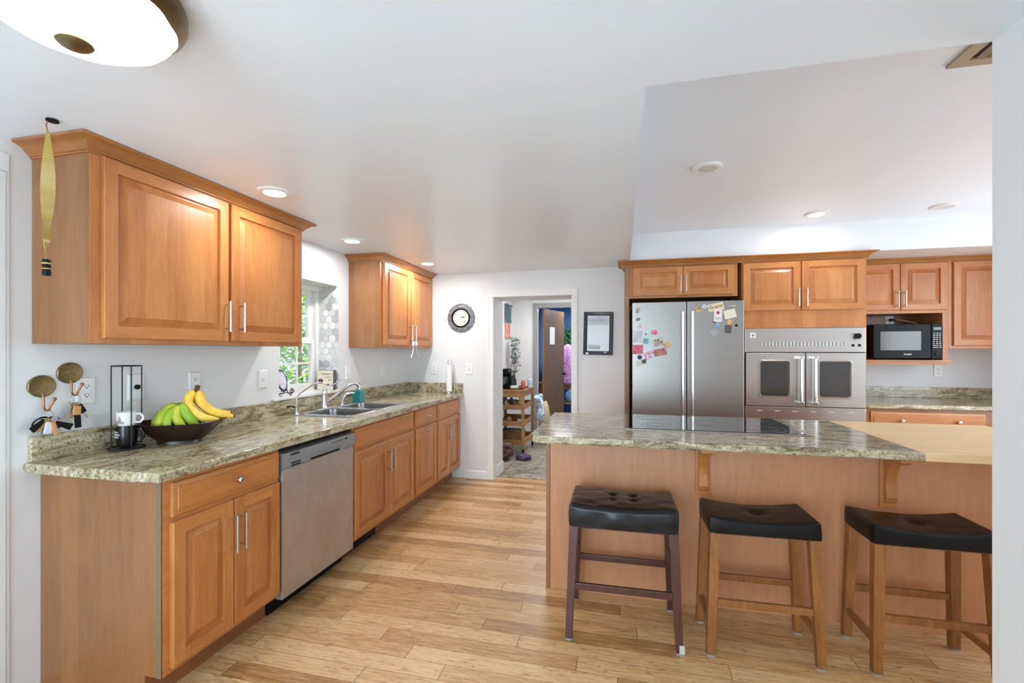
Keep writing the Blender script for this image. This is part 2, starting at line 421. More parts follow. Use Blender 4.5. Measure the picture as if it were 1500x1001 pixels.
# floor
struct('floor.002', M().box(LX, -3.0, 0.0005, 0.97, 0.75, 0.012), plain('bounce_carpet', (226, 222, 214), 0.95, bump=0.2), 'unseen cream carpet added behind the camera to bounce neutral light')  # pale floor added out of view to bounce neutral light upward
struct('floor', M().box(LX-0.1, -3.0, -0.06, EX, 4.78, 0.0).box(0.03, 4.78, -0.06, EX, RBY, 0.0), 'floor', 'honey bamboo plank floor of the kitchen')
m2 = NT('vinyl_tile_floor'); vv = m2.coords((1, 1, 1)); nn = m2.noise(vv, 5, 8, 0.65, 1.6)
br = m2.n('ShaderNodeTexBrick'); m2.t.links.new(vv, br.inputs['Vector']); br.offset = 0.0
for k, v in (('Scale', 1.0), ('Mortar Size', 0.006), ('Brick Width', 0.32), ('Row Height', 0.32)): br.inputs[k].default_value = v
br.inputs['Color1'].default_value = (0.9, 0.9, 0.9, 1); br.inputs['Color2'].default_value = (1, 1, 1, 1); br.inputs['Mortar'].default_value = (0.5, 0.5, 0.48, 1)
m2.set(Base_Color=m2.mix(1.0, m2.ramp(nn, [(0.3, lin((112, 100, 84))), (0.5, lin((168, 160, 144))), (0.7, lin((206, 202, 192)))]), br.outputs[0], 'MULTIPLY'), Roughness=0.3)
struct('floor.001', M().box(-1.75, 4.78, -0.06, 0.03, 10.3, 0.0), m2.m, 'marbled grey tile floor beyond the doorway')
# ceiling
lowc = M().box(LX-0.35, -3.1, CZ, LIPX, BY+0.02, HZ2+0.12)
lowc.box(LIPX, -3.1, CZ, EX+0.1, LIPY, HZ2+0.12)
struct('ceiling', lowc, 'ceil', 'low white ceiling over the left of the kitchen')
struct('ceiling.001', M().box(LIPX, LIPY, HZ2, EX+0.1, FASY+0.02, HZ2+0.12), 'ceil', 'raised white ceiling over the island')
struct('wall_soffit', M().box(LIPX, FASY, 2.194, EX+0.1, RBY+0.1, HZ2+0.12), 'wall', 'white soffit face above the oven cabinets')
# left wall with window opening (y 2.735..3.43, z 1.035..1.91)
WY0, WY1, WZ0, WZ1 = 2.735, 3.432, 1.035, 1.908
wl = M(); T = 0.30
wl.box(LX-T, -3.1, -0.06, LX, WY0, CZ).box(LX-T, WY1, -0.06, LX, BY+0.3, CZ).box(LX-T, WY0, -0.06, LX, WY1, WZ0).box(LX-T, WY0, WZ1, LX, WY1, CZ)
struct('wall_left', wl, 'wall', 'white left wall behind the sink run')
# back wall with doorway x -1.316..-0.495, thick passage to y 5.06
DX0, DX1, DZ = -1.316, -0.495, 1.93
wb = M(); wb.box(LX, BY, 0, DX0, 5.06, CZ).box(DX1, BY, 0, 0.03, 5.06, CZ).box(DX0, BY, DZ, DX1, 5.06, CZ)
struct('wall_back', wb, 'wall', 'white back wall with the doorway')
struct('wall_back.001', M().box(0.0, RBY, 0, EX+0.1, RBY+0.1, 2.4).box(0.0, 5.06, 0, 0.03, RBY, 2.2), 'wall', 'white back wall behind the microwave counter')
struct('wall_right', M().box(0.97, -3.1, 0, EX+0.1, LIPY, CZ), 'wall', 'white wall end at the right edge of the photo')
we = M(); we.box(EX, LIPY, 0, EX+0.1, 2.0, HZ2).box(EX, 4.0, 0, EX+0.1, RBY, HZ2).box(EX, 2.0, 0, EX+0.1, 4.0, 0.7).box(EX, 2.0, 2.2, EX+0.1, 4.0, HZ2)
struct('wall_far', we, 'wall', 'white wall with a window right of the island')
wr = M(); wr.box(LX-0.1, -3.1, 0, -2.05, -3.0, CZ).box(0.55, -3.1, 0, 0.97, -3.0, CZ).box(-2.05, -3.1, 2.18, 0.55, -3.0, CZ)
struct('wall_rear', wr, 'wall', 'unseen white wall behind the camera, opened for the added fill light')  # the opening only serves the added rear fill; no doors are built
# baseboards and doorway casing
bb = [(0, 0), (0.013, 0), (0.013, 0.07), (0.006, 0.082), (0, 0.085)]
struct('baseboard_back', M().sweep([(-1.64, BY), (-1.384, BY)], bb), 'trim', 'white baseboard left of the doorway')
struct('baseboard_passage', M().sweep([(DX0, 4.80), (DX0, 5.05)], [(q, z*1.4) for q, z in bb]), 'trim', 'white baseboard inside the doorway')
cs = M()
for x0, x1 in ((-1.384, DX0), (DX1, -0.430)):
    cs.box(x0, BY-0.016, 0, x1, BY, DZ, 0.003)
    cs.box(x0+0.008 if x0 < -1 else x1-0.022, BY-0.021, 0, x0+0.022 if x0 < -1 else x1-0.008, BY-0.0162, DZ+0.043, 0.002)
cs.box(-1.384, BY-0.016, DZ+0.0005, -0.430, BY, DZ+0.066, 0.003); cs.box(-1.376, BY-0.021, DZ+0.0435, -0.438, BY-0.0162, DZ+0.058, 0.002)
struct('trim_1', cs, 'trim', 'white casing around the doorway')
# door casing at the left edge of the photo
c2 = M(); c2.box(LX, 1.205, 0, LX+0.006, 1.285, 2.059, 0.002); c2.box(LX, 0.35, 2.06, LX+0.006, 1.285, 2.13, 0.002); c2.box(LX+0.0062, 1.252, 0, LX+0.009, 1.272, 2.055, 0.001)
struct('trim_2', c2, 'wall', 'white door casing at the left edge')
d2 = M(); d2.rings(0, 0, 0.8, 2.04, [(0, 0), (0, -0.006), (0.11, -0.006), (0.125, -0.001), (0.15, -0.001), (0.17, -0.005)])
struct('door_1', d2, 'wall', 'white panel door on the left wall', loc=(LX+0.001, 0.40, 0.01), rot=(0, 0, R(90)))

# window in the left wall
wf = M(); wx0, wx1 = LX-0.255, LX-0.185
FRM = 0.045
wf.box(wx0, WY0, WZ0+0.0305, wx1, WY0+FRM, WZ1-FRM-0.0005, 0.002).box(wx0, WY1-FRM, WZ0+0.0305, wx1, WY1, WZ1-FRM-0.0005, 0.002).box(wx0, WY0, WZ1-FRM, wx1, WY1, WZ1, 0.002).box(wx0, WY0, WZ0, wx1, WY1, WZ0+0.03, 0.002)
for q in (0.012, 0.03): wf.box(wx0+q, WY1-FRM-0.012, WZ0+0.032, wx0+q+0.008, WY1-FRM-0.0005, WZ1-FRM-0.002)
window = struct('window_1', wf, 'trim', 'white double-hung window over the sink')
def sash(xc, z0, z1, mun):
    s = M(); a = 0.038; y0, y1 = WY0+FRM, WY1-FRM-0.012
    s.box(xc-0.016, y0, z0, xc+0.016, y0+a, z1, 0.002).box(xc-0.016, y1-a, z0, xc+0.016, y1, z1, 0.002).box(xc-0.0158, y0+a+0.0005, z0, xc+0.0158, y1-a-0.0005, z0+0.035, 0.002).box(xc-0.0158, y0+a+0.0005, z1-0.035, xc+0.0158, y1-a-0.0005, z1, 0.002)
    for k in range(1, 3): yy = y0+(y1-y0)*k/3; s.box(xc-0.004, yy-0.008, z0+0.036, xc+0.004, yy+0.008, z1-0.036)
    zz = (z0+z1)/2; s.box(xc-0.0035, y0+a+0.001, zz-0.008, xc+0.0035, y1-a-0.001, zz+0.008)
    o = obj('sash', s, 'trim', window); g = obj('pane', M().box(xc-0.002, y0+a, z0+0.035, xc+0.002, y1-a, z1-0.035), 'glass', o)
sash(wx1-0.020, WZ0+0.03, 1.46, True); sash(wx0+0.020, 1.44, WZ1-FRM, True)
sl = M().prism([(LX-0.185, WY0+0.001), (LX, WY0+0.001), (LX, WY0-0.07), (LX+0.026, WY0-0.07), (LX+0.026, WY1+0.05), (LX, WY1+0.05), (LX, WY1-0.001), (LX-0.185, WY1-0.001)], 1.0175, 1.036, 0.003)
struct('trim_3', sl, 'trim', 'white sill board under the window')
# hexagon tiles lining the window recess
hx = M(); random.seed(4)
def hexes(m, w, h, r, mapf):
    dz = r*1.5; dx = r*math.sqrt(3); rows = int(h/dz)+2
    for j in range(-1, rows):
        for i in range(-1, int(w/dx)+2):
            cu, cv = i*dx+(dx/2 if j % 2 else 0), j*dz
            pts = []
            for k in range(6):
                a = R(60*k+30); pts.append((min(max(cu+0.93*r*math.cos(a), 0), w), min(max(cv+0.93*r*math.sin(a), 0), h)))
            xs = [p[0] for p in pts]; ys = [p[1] for p in pts]
            if max(xs)-min(xs) < 0.004 or max(ys)-min(ys) < 0.004: continue
            uq = []
            for p in pts:
                if not uq or (abs(p[0]-uq[-1][0])+abs(p[1]-uq[-1][1])) > 1e-5: uq.append(p)
            if len(uq) > 2 and abs(uq[0][0]-uq[-1][0])+abs(uq[0][1]-uq[-1][1]) < 1e-5: uq.pop()
            if len(uq) < 3: continue
            mi = random.choice((0, 0, 1, 1, 2))
            a = [m.bm.verts.new(mapf(u, v, 0.001)) for u, v in uq]; b = [m.bm.verts.new(mapf(u, v, 0.004)) for u, v in uq]
            try:
                m.bm.faces.new(b).material_index = mi
                for k in range(len(uq)): m.bm.faces.new((a[k], a[(k+1) % len(uq)], b[(k+1) % len(uq)], b[k])).material_index = mi
            except ValueError: pass
hexes(hx, 0.185, WZ1-WZ0-0.002, 0.036, lambda u, v, d: (LX-0.185+u, WY1-d, WZ0+0.001+v))
hexes(hx, 0.185, WZ1-WZ0-0.002, 0.036, lambda u, v, d: (LX-0.185+u, WY0+d, WZ0+0.001+v))
MT['hexa'] = patches('marble_hex_white', [(232, 232, 232), (244, 244, 243)], 30, 0.25); MT['hexb'] = patches('marble_hex_pale', [(205, 206, 207), (222, 222, 222)], 30, 0.25); MT['hexc'] = patches('marble_hex_grey', [(172, 174, 177), (192, 194, 196)], 30, 0.25)
struct('trim_4', hx, ['hexa', 'hexb', 'hexc'], 'marble hexagon tiles lining the window recess', smooth=0)
struct('trim_5', M().box(LX-0.186, WY1-0.001, WZ0, LX-0.0005, WY1, WZ1).box(LX-0.186, WY0, WZ0, LX-0.0005, WY0+0.001, WZ1), plain('tile_grout', (196, 197, 198), 0.8), 'pale grout bed of the hexagon tiles')

# ================================================================ CABINETS (local: x along the front, front faces -y, back at y=0)
DOOR = [(0, 0), (0, -0.015), (0.004, -0.019), (0.052, -0.019), (0.0530, -0.0125), (0.0555, -0.0045), (0.0625, -0.0045), (0.0890, -0.0155), (0.0900, -0.0188)]
DRAW = [(0, 0), (0, -0.010), (0.003, -0.0125), (0.019, -0.0165), (0.0205, -0.0190)]
def bar_pull(parent, x, z0, z1, r=0.0055, horizontal=False, off=0.034):
    m = M()
    m.tube([(x, -off, z0-0.012), (x, -off, z1+0.012)], r, 12)
    for z in (z0+0.006, z1-0.006): m.tube([(x, 0, z), (x, -off, z)], r*0.8, 10)
    return obj('handle', m, 'nickel', parent)
def knob(parent, x, z, k=1.0):
    m = M().lathe([(0.007, 0), (0.007, 0.003), (0.005, 0.006), (0.005, 0.014), (0.013*k, 0.019), (0.015*k, 0.024), (0.012*k, 0.029), (0.004, 0.031)], (x, 0, z), 20, ax='y')
    return obj('knob', m, 'nickel', parent)
def door(root, x0, z0, x1, z1, y, pull=None, mat='maple'):
    m = M(); w, h = x1-x0, z1-z0; L = []
    for ins, yy in DOOR: L.append([m.bm.verts.new(p) for p in ((ins, yy, ins), (w-ins, yy, ins), (w-ins, yy, h-ins), (ins, yy, h-ins))])
    for i, (A, B) in enumerate(zip(L, L[1:])):
        if i == 2: continue
        for k in range(4): m.bm.faces.new((A[k], A[(k+1) % 4], B[(k+1) % 4], B[k])).material_index = 1 if i > 2 and i < 5 and k in (0, 2) else 0
    m.bm.faces.new(L[-1]); m.bm.faces.new(L[0][::-1])
    O, I = L[2], L[3]; e = DOOR[2][0]; f = DOOR[3][0]; yy = DOOR[2][1]
    bl, br_, tr, tl = [m.bm.verts.new(p) for p in ((f, yy, e), (w-f, yy, e), (w-f, yy, h-e), (f, yy, h-e))]
    m.bm.faces.new((O[0], bl, I[0], I[3], tl, O[3])); m.bm.faces.new((br_, O[1], O[2], tr, I[2], I[1]))
    m.bm.faces.new((bl, br_, I[1], I[0])).material_index = 1; m.bm.faces.new((I[3], I[2], tr, tl)).material_index = 1
    d = obj('door', m, [mat, 'mapleh'], root, (x0, y, z0), smooth=20)
    if pull:
        h = bar_pull(d, pull[0]-x0, pull[1]-z0, pull[2]-z0, off=0.034); h.location = (0, -0.019, 0)
    return d
def drawer(root, x0, z0, x1, z1, y, knobs=(), name='drawer'):
    d = obj(name, M().rings(0, 0, x1-x0, z1-z0, DRAW), 'mapleh', root, (x0, y, z0), smooth=20)
    for k in knobs:
        kn = knob(d, k[0]-x0, k[1]-z0); kn.location = (0, -0.019, 0)
    return d
CROWN = [(0, 0), (0.006, 0), (0.006, 0.006), (0.013, 0.009), (0.013, 0.015), (0.020, 0.019), (0.027, 0.027), (0.040, 0.038), (0.052, 0.043), (0.058, 0.044), (0.064, 0.047), (0.064, 0.054), (0, 0.054)]
ROT = R(90)
GB = 'maple base cabinets along the left wall'
DEP = 0.621
def base(name, label, y0, w, kick='kick'):
    t = thing(name, label, 'cabinet', (LX+0.001, y0, 0), ROT, GB)
    if 'sink' in label: cb = M().box(0, -DEP+0.02, 0.114, 0.018, 0, 0.875).box(w-0.018, -DEP+0.02, 0.114, w, 0, 0.875).box(0.0185, -DEP+0.02, 0.114, w-0.0185, -0.006, 0.132).box(0.0185, -0.006, 0.132, w-0.0185, 0, 0.70).box(0, -DEP, 0.114, w, -DEP+0.0195, 0.875)
    else: cb = M().box(0, -DEP, 0.114, w, 0, 0.875, 0.0015)
    obj('carcass', cb, 'side', t)
    obj('face_frame', M().box(0.001, -DEP-0.004, 0.115, w-0.001, -DEP, 0.874, 0.001), 'mapleh', t)
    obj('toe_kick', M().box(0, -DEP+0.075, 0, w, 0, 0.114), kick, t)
    return t
FY = -DEP-0.004
t = base('base_cabinet', 'maple base cabinet at the near end of the counter, drawer over two doors', 1.390, 0.606)
o = lambda y: y-1.390
obj('end_panel', M().box(-0.004, -DEP+0.078, 0, -0.0003, 0, 0.115).box(-0.004, -DEP, 0.1153, -0.0003, 0, 0.875), 'side', t)
obj('edge_strip', M().box(-0.0055, -DEP-0.003, 0.116, -0.0042, -DEP+0.022, 0.874), plain('edge_strip_grey', (126, 102, 78), 0.5), t)
drawer(t, o(1.420), 0.720, o(1.988), 0.852, FY, [(o(1.722), 0.785)])
door(t, o(1.418), 0.136, o(1.705), 0.699, FY, (o(1.688), 0.485, 0.622))
door(t, o(1.709), 0.136, o(1.988), 0.699, FY, (o(1.738), 0.485, 0.622))
t = base('base_cabinet', 'maple sink base cabinet right of the dishwasher, two tall doors under a blank panel', 2.652, 0.903)
o = lambda y: y-2.652
drawer(t, o(2.664), 0.720, o(3.532), 0.852, FY, name='false_front')
door(t, o(2.664), 0.136, o(3.112), 0.699, FY, (o(3.085), 0.485, 0.622))
door(t, o(3.116), 0.136, o(3.532), 0.699, FY, (o(3.145), 0.485, 0.622))
obj('toe_vent', M().box(0.0, -DEP+0.068, 0.012, 0.42, -DEP+0.075, 0.102, 0.002), 'black', t)
t = base('base_cabinet', 'narrow maple base cabinet right of the sink base, one drawer and one knobbed door', 3.556, 0.474)
o = lambda y: y-3.556
drawer(t, o(3.572), 0.720, o(4.016), 0.852, FY, [(o(3.80), 0.785)])
d = door(t, o(3.572), 0.136, o(4.016), 0.699, FY); kn = knob(d, 0.225, 0.53); kn.location = (0, -0.019, 0)
t = base('base_cabinet', 'last maple base cabinet against the back wall, drawer over two narrow doors', 4.031, 0.643)
o = lambda y: y-4.031
drawer(t, o(4.048), 0.720, o(4.640), 0.852, FY, [(o(4.34), 0.785)])
door(t, o(4.048), 0.136, o(4.341), 0.699, FY, (o(4.315), 0.485, 0.622))
door(t, o(4.345), 0.136, o(4.640), 0.699, FY, (o(4.372), 0.485, 0.622))

# upper cabinets, left wall
UD = 0.302
def upper(name, label, y0, y1, z0, group, ret=True):
    w = y1-y0; t = thing(name, label, 'cabinet', (LX+0.001, y0, 0), ROT, group)
    obj('carcass', M().box(0, -UD, z0, w, 0, 2.150, 0.0015), 'side', t)
    obj('face_frame', M().box(0.001, -UD-0.004, z0+0.001, w-0.001, -UD, 2.150, 0.001), 'maple', t)
    obj('crown', M().sweep([(0, 0), (0, -UD-0.004), (w, -UD-0.004)]+([(w, 0)] if ret else []), [(q, z+2.139) for q, z in CROWN]), 'maplec', t)
    return t
GU = 'maple wall cabinets above the left counter'
t = upper('wall_cabinet', 'wide maple wall cabinet above the bananas, two raised-panel doors', 1.357, 2.583, 1.392, GU)
o = lambda y: y-1.357; UY = -UD-0.004
door(t, o(1.398), 1.414, o(1.994), 2.140, UY, (o(1.970), 1.474, 1.608))
door(t, o(2.013), 1.414, o(2.560), 2.140, UY, (o(2.062), 1.474, 1.608))
t = upper('wall_cabinet', 'smaller maple wall cabinet between the window and the back wall', 3.578, 4.673, 1.392, GU, False)
o = lambda y: y-3.578
door(t, o(3.622), 1.414, o(4.125), 2.140, UY, (o(4.098), 1.455, 1.600))
door(t, o(4.148), 1.414, o(4.648), 2.140, UY, (o(4.175), 1.455, 1.600))

# ================================================================ LEFT COUNTERTOP with sink cut-out
SX0, SX1, SY0, SY1 = -2.262, -1.752, 2.74, 3.55          # sink outer deck
CX = -1.648
ct = thing('countertop', 'speckled granite countertop along the left wall', 'countertop', (0, 0, 0.876))
cm = M()
def plan_grid(m, xs, ys, z0, z1, hole):
    V = {}
    def v(i, j, z):
        k = (i, j, z)
        if k not in V: V[k] = m.bm.verts.new((xs[i], ys[j], z))
        return V[k]
    nx, ny = len(xs)-1, len(ys)-1; full = lambda i, j: 0 <= i < nx and 0 <= j < ny and (i, j) not in hole
    front = []
    for i in range(nx):
        for j in range(ny):
            if not full(i, j): continue
            m.bm.faces.new((v(i, j, z1), v(i+1, j, z1), v(i+1, j+1, z1), v(i, j+1, z1)))
            m.bm.faces.new((v(i, j, z0), v(i, j+1, z0), v(i+1, j+1, z0), v(i+1, j, z0)))
            for (a, b, ni, nj) in (((i, j), (i+1, j), i, j-1), ((i+1, j), (i+1, j+1), i+1, j), ((i+1, j+1), (i, j+1), i, j+1), ((i, j+1), (i, j), i-1, j)):
                if not full(ni, nj): m.bm.faces.new((v(*a, z0), v(*b, z0), v(*b, z1), v(*a, z1)))
plan_grid(cm, [LX+0.001, SX0+0.02, SX1-0.02, CX], [1.330, SY0+0.02, SY1-0.02, BY-0.001], 0.0, 0.038, {(1, 1)})
ed = [e for e in cm.bm.edges if (abs(e.verts[0].co.x-CX) < 1e-4 and abs(e.verts[1].co.x-CX) < 1e-4 and abs(e.verts[0].co.z-e.verts[1].co.z) < 1e-4)
      or (abs(e.verts[0].co.y-1.330) < 1e-4 and abs(e.verts[1].co.y-1.330) < 1e-4 and abs(e.verts[0].co.z-e.verts[1].co.z) < 1e-4)
      or (abs(e.verts[0].co.x-CX) < 1e-4 and abs(e.verts[1].co.x-CX) < 1e-4 and abs(e.verts[0].co.y-1.33) < 1e-4 and abs(e.verts[1].co.y-1.33) < 1e-4)]
bmesh.ops.bevel(cm.bm, geom=ed, offset=0.010, segments=4, affect='EDGES', profile=0.5)
obj('slab', cm, 'granite', ct, (0, 0, 0))
bs = M(); bs.box(LX+0.001, 1.345, 0.0382, LX+0.021, BY-0.001, 0.140, 0.003); bs.box(LX+0.0215, BY-0.021, 0.0382, -1.655, BY-0.001, 0.140, 0.003)
obj('backsplash', bs, 'granite', ct)

# sink
ZT = 0.9145
sk = thing('kitchen_sink', 'double-bowl stainless steel sink set in the granite counter', 'sink', (0, 0, 0))
dk = M()
bx0, bx1 = SX0+0.085, SX1-0.035; ymid = (SY0+SY1)/2; bows = ((SY0+0.035, ymid-0.018), (ymid+0.018, SY1-0.035))
plan_grid(dk, [SX0, bx0, bx1, SX1], [SY0, bows[0][0], bows[0][1], bows[1][0], bows[1][1], SY1], ZT, ZT+0.006, {(1, 1), (1, 3)})
eo = [e for e in dk.bm.edges if len(e.link_faces) == 2 and abs(e.link_faces[0].normal.dot(e.link_faces[1].normal)) < 0.2]
dk.bm.normal_update(); eo = [e for e in dk.bm.edges if len(e.link_faces) == 2 and abs(e.link_faces[0].normal.dot(e.link_faces[1].normal)) < 0.2 and min(v.co.z for v in e.verts) > ZT+0.003]
bmesh.ops.bevel(dk.bm, geom=eo, offset=0.004, segments=3, affect='EDGES', profile=0.5)
obj('deck', dk, 'sink', sk)
for a, b in bows:
    bw = M(); cxm, cym = (bx0+bx1)/2, (a+b)/2; hx_, hy_ = (bx1-bx0)/2, (b-a)/2
    lo = []
    for ins, z in ((0.001, ZT+0.001), (0.004, ZT-0.02), (0.010, 0.80), (0.030, 0.765), (0.055, 0.760), (0.15, 0.757)):
        lo.append((cxm-hx_+ins, cym-hy_+ins, cxm+hx_-ins, cym+hy_-ins, max(0.05-ins*0.2, 0.02), z))
    L = []
    for x0, y0, x1, y1, r, z in lo:
        pts = []
        for px, py, a0 in ((x1-r, y0+r, -90), (x1-r, y1-r, 0), (x0+r, y1-r, 90), (x0+r, y0+r, 180)):
            for k in range(7): an = R(a0+15*k); pts.append(bw.bm.verts.new((px+r*math.cos(an), py+r*math.sin(an), z)))
        L.append(pts)
    for A, B in zip(L, L[1:]):
        for k in range(len(A)): bw.bm.faces.new((A[k], A[(k+1) % len(A)], B[(k+1) % len(A)], B[k]))
    bw.bm.faces.new(L[-1])
    bo = obj('bowl', bw, 'shadedsteel', sk)  # darker than the deck: the bowl's shade is put into the steel colour
    rp = []
    for px, py, a0 in ((cxm+hx_-0.047, cym-hy_+0.047, -90), (cxm+hx_-0.047, cym+hy_-0.047, 0), (cxm-hx_+0.047, cym+hy_-0.047, 90), (cxm-hx_+0.047, cym-hy_+0.047, 180)):
        for k in range(7): an = R(a0+15*k); rp.append((px+0.050*math.cos(an), py+0.050*math.sin(an), ZT+0.0055))
    obj('rim_highlight', M().tube(rp, 0.0045, 8, True), 'chrome', bo)  # bright bead added to carry the highlight along the bowl rim
    obj('drain', M().lathe([(0.045, 0.7575), (0.045, 0.760), (0.034, 0.761), (0.030, 0.7585)], (cxm, cym, 0), 28), 'chrome', bo)
# faucet
fx, fyy = -2.225, 3.10; z0 = ZT+0.006
fa = thing('kitchen_faucet', 'brushed steel single-lever faucet with angled spout behind the sink', 'faucet', (fx, fyy, z0))
obj('body', M().box(-0.03, -0.12, 0, 0.03, 0.12, 0.009, 0.004).lathe([(0.026, 0.009), (0.024, 0.02), (0.022, 0.09), (0.024, 0.115), (0.024, 0.135), (0.016, 0.150), (0.004, 0.154)], seg=28), 'chrome', fa)
sp = [(0.015, 0.01, 0.05), (0.05, 0.06, 0.085), (0.085, 0.11, 0.128), (0.118, 0.155, 0.165), (0.140, 0.19, 0.181), (0.158, 0.215, 0.180), (0.170, 0.232, 0.165), (0.173, 0.238, 0.148), (0.173, 0.238, 0.135)]
sp = [(x*0.94, y*0.92, z) for x, y, z in sp]
obj('spout', M().tube(sp, [0.014, 0.013, 0.0125, 0.012, 0.012, 0.012, 0.012, 0.013, 0.013], 16), 'nickel', fa)
obj('lever', M().tube([(0, 0, 0.150), (0.02, 0.03, 0.168), (0.05, 0.075, 0.188), (0.062, 0.092, 0.204), (0.066, 0.098, 0.220)], [0.010, 0.007, 0.006, 0.006, 0.008], 12), 'chrome', fa)
sy = thing('side_sprayer', 'chrome pull-out side sprayer right of the faucet', 'sprayer', (-2.215, 3.315, z0))
obj('base', M().lathe([(0.022, 0), (0.022, 0.008), (0.016, 0.014), (0.013, 0.03)], seg=24), 'chrome', sy)
obj('spray_head', M().tube([(0, 0, 0.025), (0.006, 0.012, 0.055), (0.016, 0.03, 0.085), (0.036, 0.058, 0.096), (0.058, 0.085, 0.093)], [0.011, 0.012, 0.015, 0.014, 0.009], 14), 'chrome', sy)
fl = thing('filter_tap', 'slim curved drinking-water tap at the near end of the sink', 'faucet', (-2.225, 2.79, z0))
obj('base', M().lathe([(0.019, 0), (0.019, 0.01), (0.012, 0.016), (0.012, 0.05), (0.015, 0.055), (0.006, 0.062)], seg=24), 'chrome', fl)
fp = [(0, 0, 0.055), (0, 0, 0.115), (0.01, 0.016, 0.138), (0.036, 0.055, 0.170), (0.06, 0.09, 0.198), (0.075, 0.115, 0.209), (0.09, 0.14, 0.212), (0.105, 0.163, 0.205), (0.115, 0.178, 0.188)]
obj('spout', M().tube(fp, 0.0055, 12), 'nickel', fl)
obj('lever', M().tube([(0, 0, 0.045), (-0.02, -0.035, 0.055), (-0.035, -0.055, 0.054)], [0.006, 0.005, 0.007], 10), 'black', fl)
# soap dispenser
so = thing('soap_dispenser', 'square glass soap dispenser of teal liquid with steel pump beside sink', 'soap dispenser', (-2.225, 3.575, ZT))
MT['teal'] = plain('teal_soap', (8, 128, 132), 0.1, var=0.15, Coat_Weight=0.5)
obj('bottle', M().prism([(-0.037, -0.037), (0.037, -0.037), (0.037, 0.037), (-0.037, 0.037)], 0, 0.105, 0.012).lathe([(0.016, 0.105), (0.014, 0.112)], seg=20), 'teal', so)
pu = M().lathe([(0.018, 0.110), (0.018, 0.126), (0.007, 0.130), (0.006, 0.152), (0.012, 0.154), (0.012, 0.166), (0.006, 0.168)], seg=20)
pu.tube([(0.008, 0, 0.160), (0.035, -0.01, 0.160), (0.046, -0.014, 0.154)], 0.004, 10)
obj('pump', pu, 'nickel', so)
# paper towel holder
pt = thing('paper_towel_holder', 'steel paper towel stand with a thin white roll at the counter end', 'paper towel holder', (-1.775, 4.575, ZT))
obj('base', M().lathe([(0.062, 0), (0.064, 0.006), (0.06, 0.012), (0.02, 0.016)], seg=36).tube([(0.052, 0.01, 0.01), (0.055, 0.01, 0.10), (0.052, 0.008, 0.14)], 0.004, 10), 'nickel', pt)
obj('pole', M().tube([(0, 0, 0.012), (0, 0, 0.30)], 0.006, 12).lathe([(0.012, 0.305), (0.017, 0.31), (0.017, 0.345), (0.012, 0.35)], seg=20), 'nickel', pt)
MT['paper'] = plain('paper_towel', (242, 242, 240), 0.9, var=0.02, bump=0.1)
obj('towel_roll', M().lathe([(0.012, 0.02), (0.031, 0.02), (0.031, 0.298), (0.012, 0.298)], seg=36), 'paper', pt)

# ================================================================ DISHWASHER
dwt = thing('dishwasher', 'smudged stainless steel dishwasher between the near base cabinet and the sink base', 'dishwasher', (LX+0.001, 2.000, 0), ROT)
obj('tub', M().box(0.004, -0.598, 0.10, 0.646, -0.02, 0.874), 'dark', dwt)
obj('toe_kick', M().box(0.004, -0.555, 0.0, 0.646, -0.50, 0.10), 'black', dwt)
obj('door_panel', M().box(0.006, -0.640, 0.088, 0.644, -0.599, 0.752, 0.004), 'dw', dwt)
cpn = M(); prof = [(-0.599, 0.754), (-0.640, 0.754), (-0.653, 0.760), (-0.655, 0.80), (-0.648, 0.834), (-0.640, 0.838), (-0.599, 0.838)]
A = [cpn.bm.verts.new((0.004, y, z)) for y, z in prof]; B = [cpn.bm.verts.new((0.646, y, z)) for y, z in prof]
for k in range(len(prof)): cpn.bm.faces.new((A[k], A[(k+1) % len(prof)], B[(k+1) % len(prof)], B[k]))
cpn.bm.faces.new(A); cpn.bm.faces.new(B[::-1])
cp = obj('control_panel', cpn, 'dwtop', dwt)
hp = M(); hp.rr([(0.20, 0.756, 0.51, 0.790, 0.012, -0.6555), (0.20, 0.756, 0.51, 0.790, 0.012, -0.6575), (0.206, 0.760, 0.504, 0.786, 0.010, -0.6575), (0.208, 0.761, 0.502, 0.784, 0.010, -0.652)], cap0=False)
obj('handle_pocket', hp, 'dwtop', cp)
obj('pocket_shade_strip', M().box(0.21, -0.6570, 0.7615, 0.47, -0.654, 0.772, 0.001), 'black', cp)  # black strip standing in for the shade inside the handle pocket
obj('vent', M().box(0.055, -0.6570, 0.776, 0.125, -0.654, 0.782).box(0.055, -0.6570, 0.763, 0.125, -0.654, 0.769), 'black', cp)
text('logo', 'SAMSUNG', 0.016, 'black', cp, (0.088, -0.6525, 0.822), (R(80), 0, 0), 0.001)
for k in range(6): pass
obj('buttons', M().box(0.40, -0.6525, 0.815, 0.52, -0.6500, 0.818).box(0.40, -0.6535, 0.806, 0.50, -0.6505, 0.808).box(0.535, -0.6525, 0.812, 0.56, -0.6500, 0.822), 'black', cp)

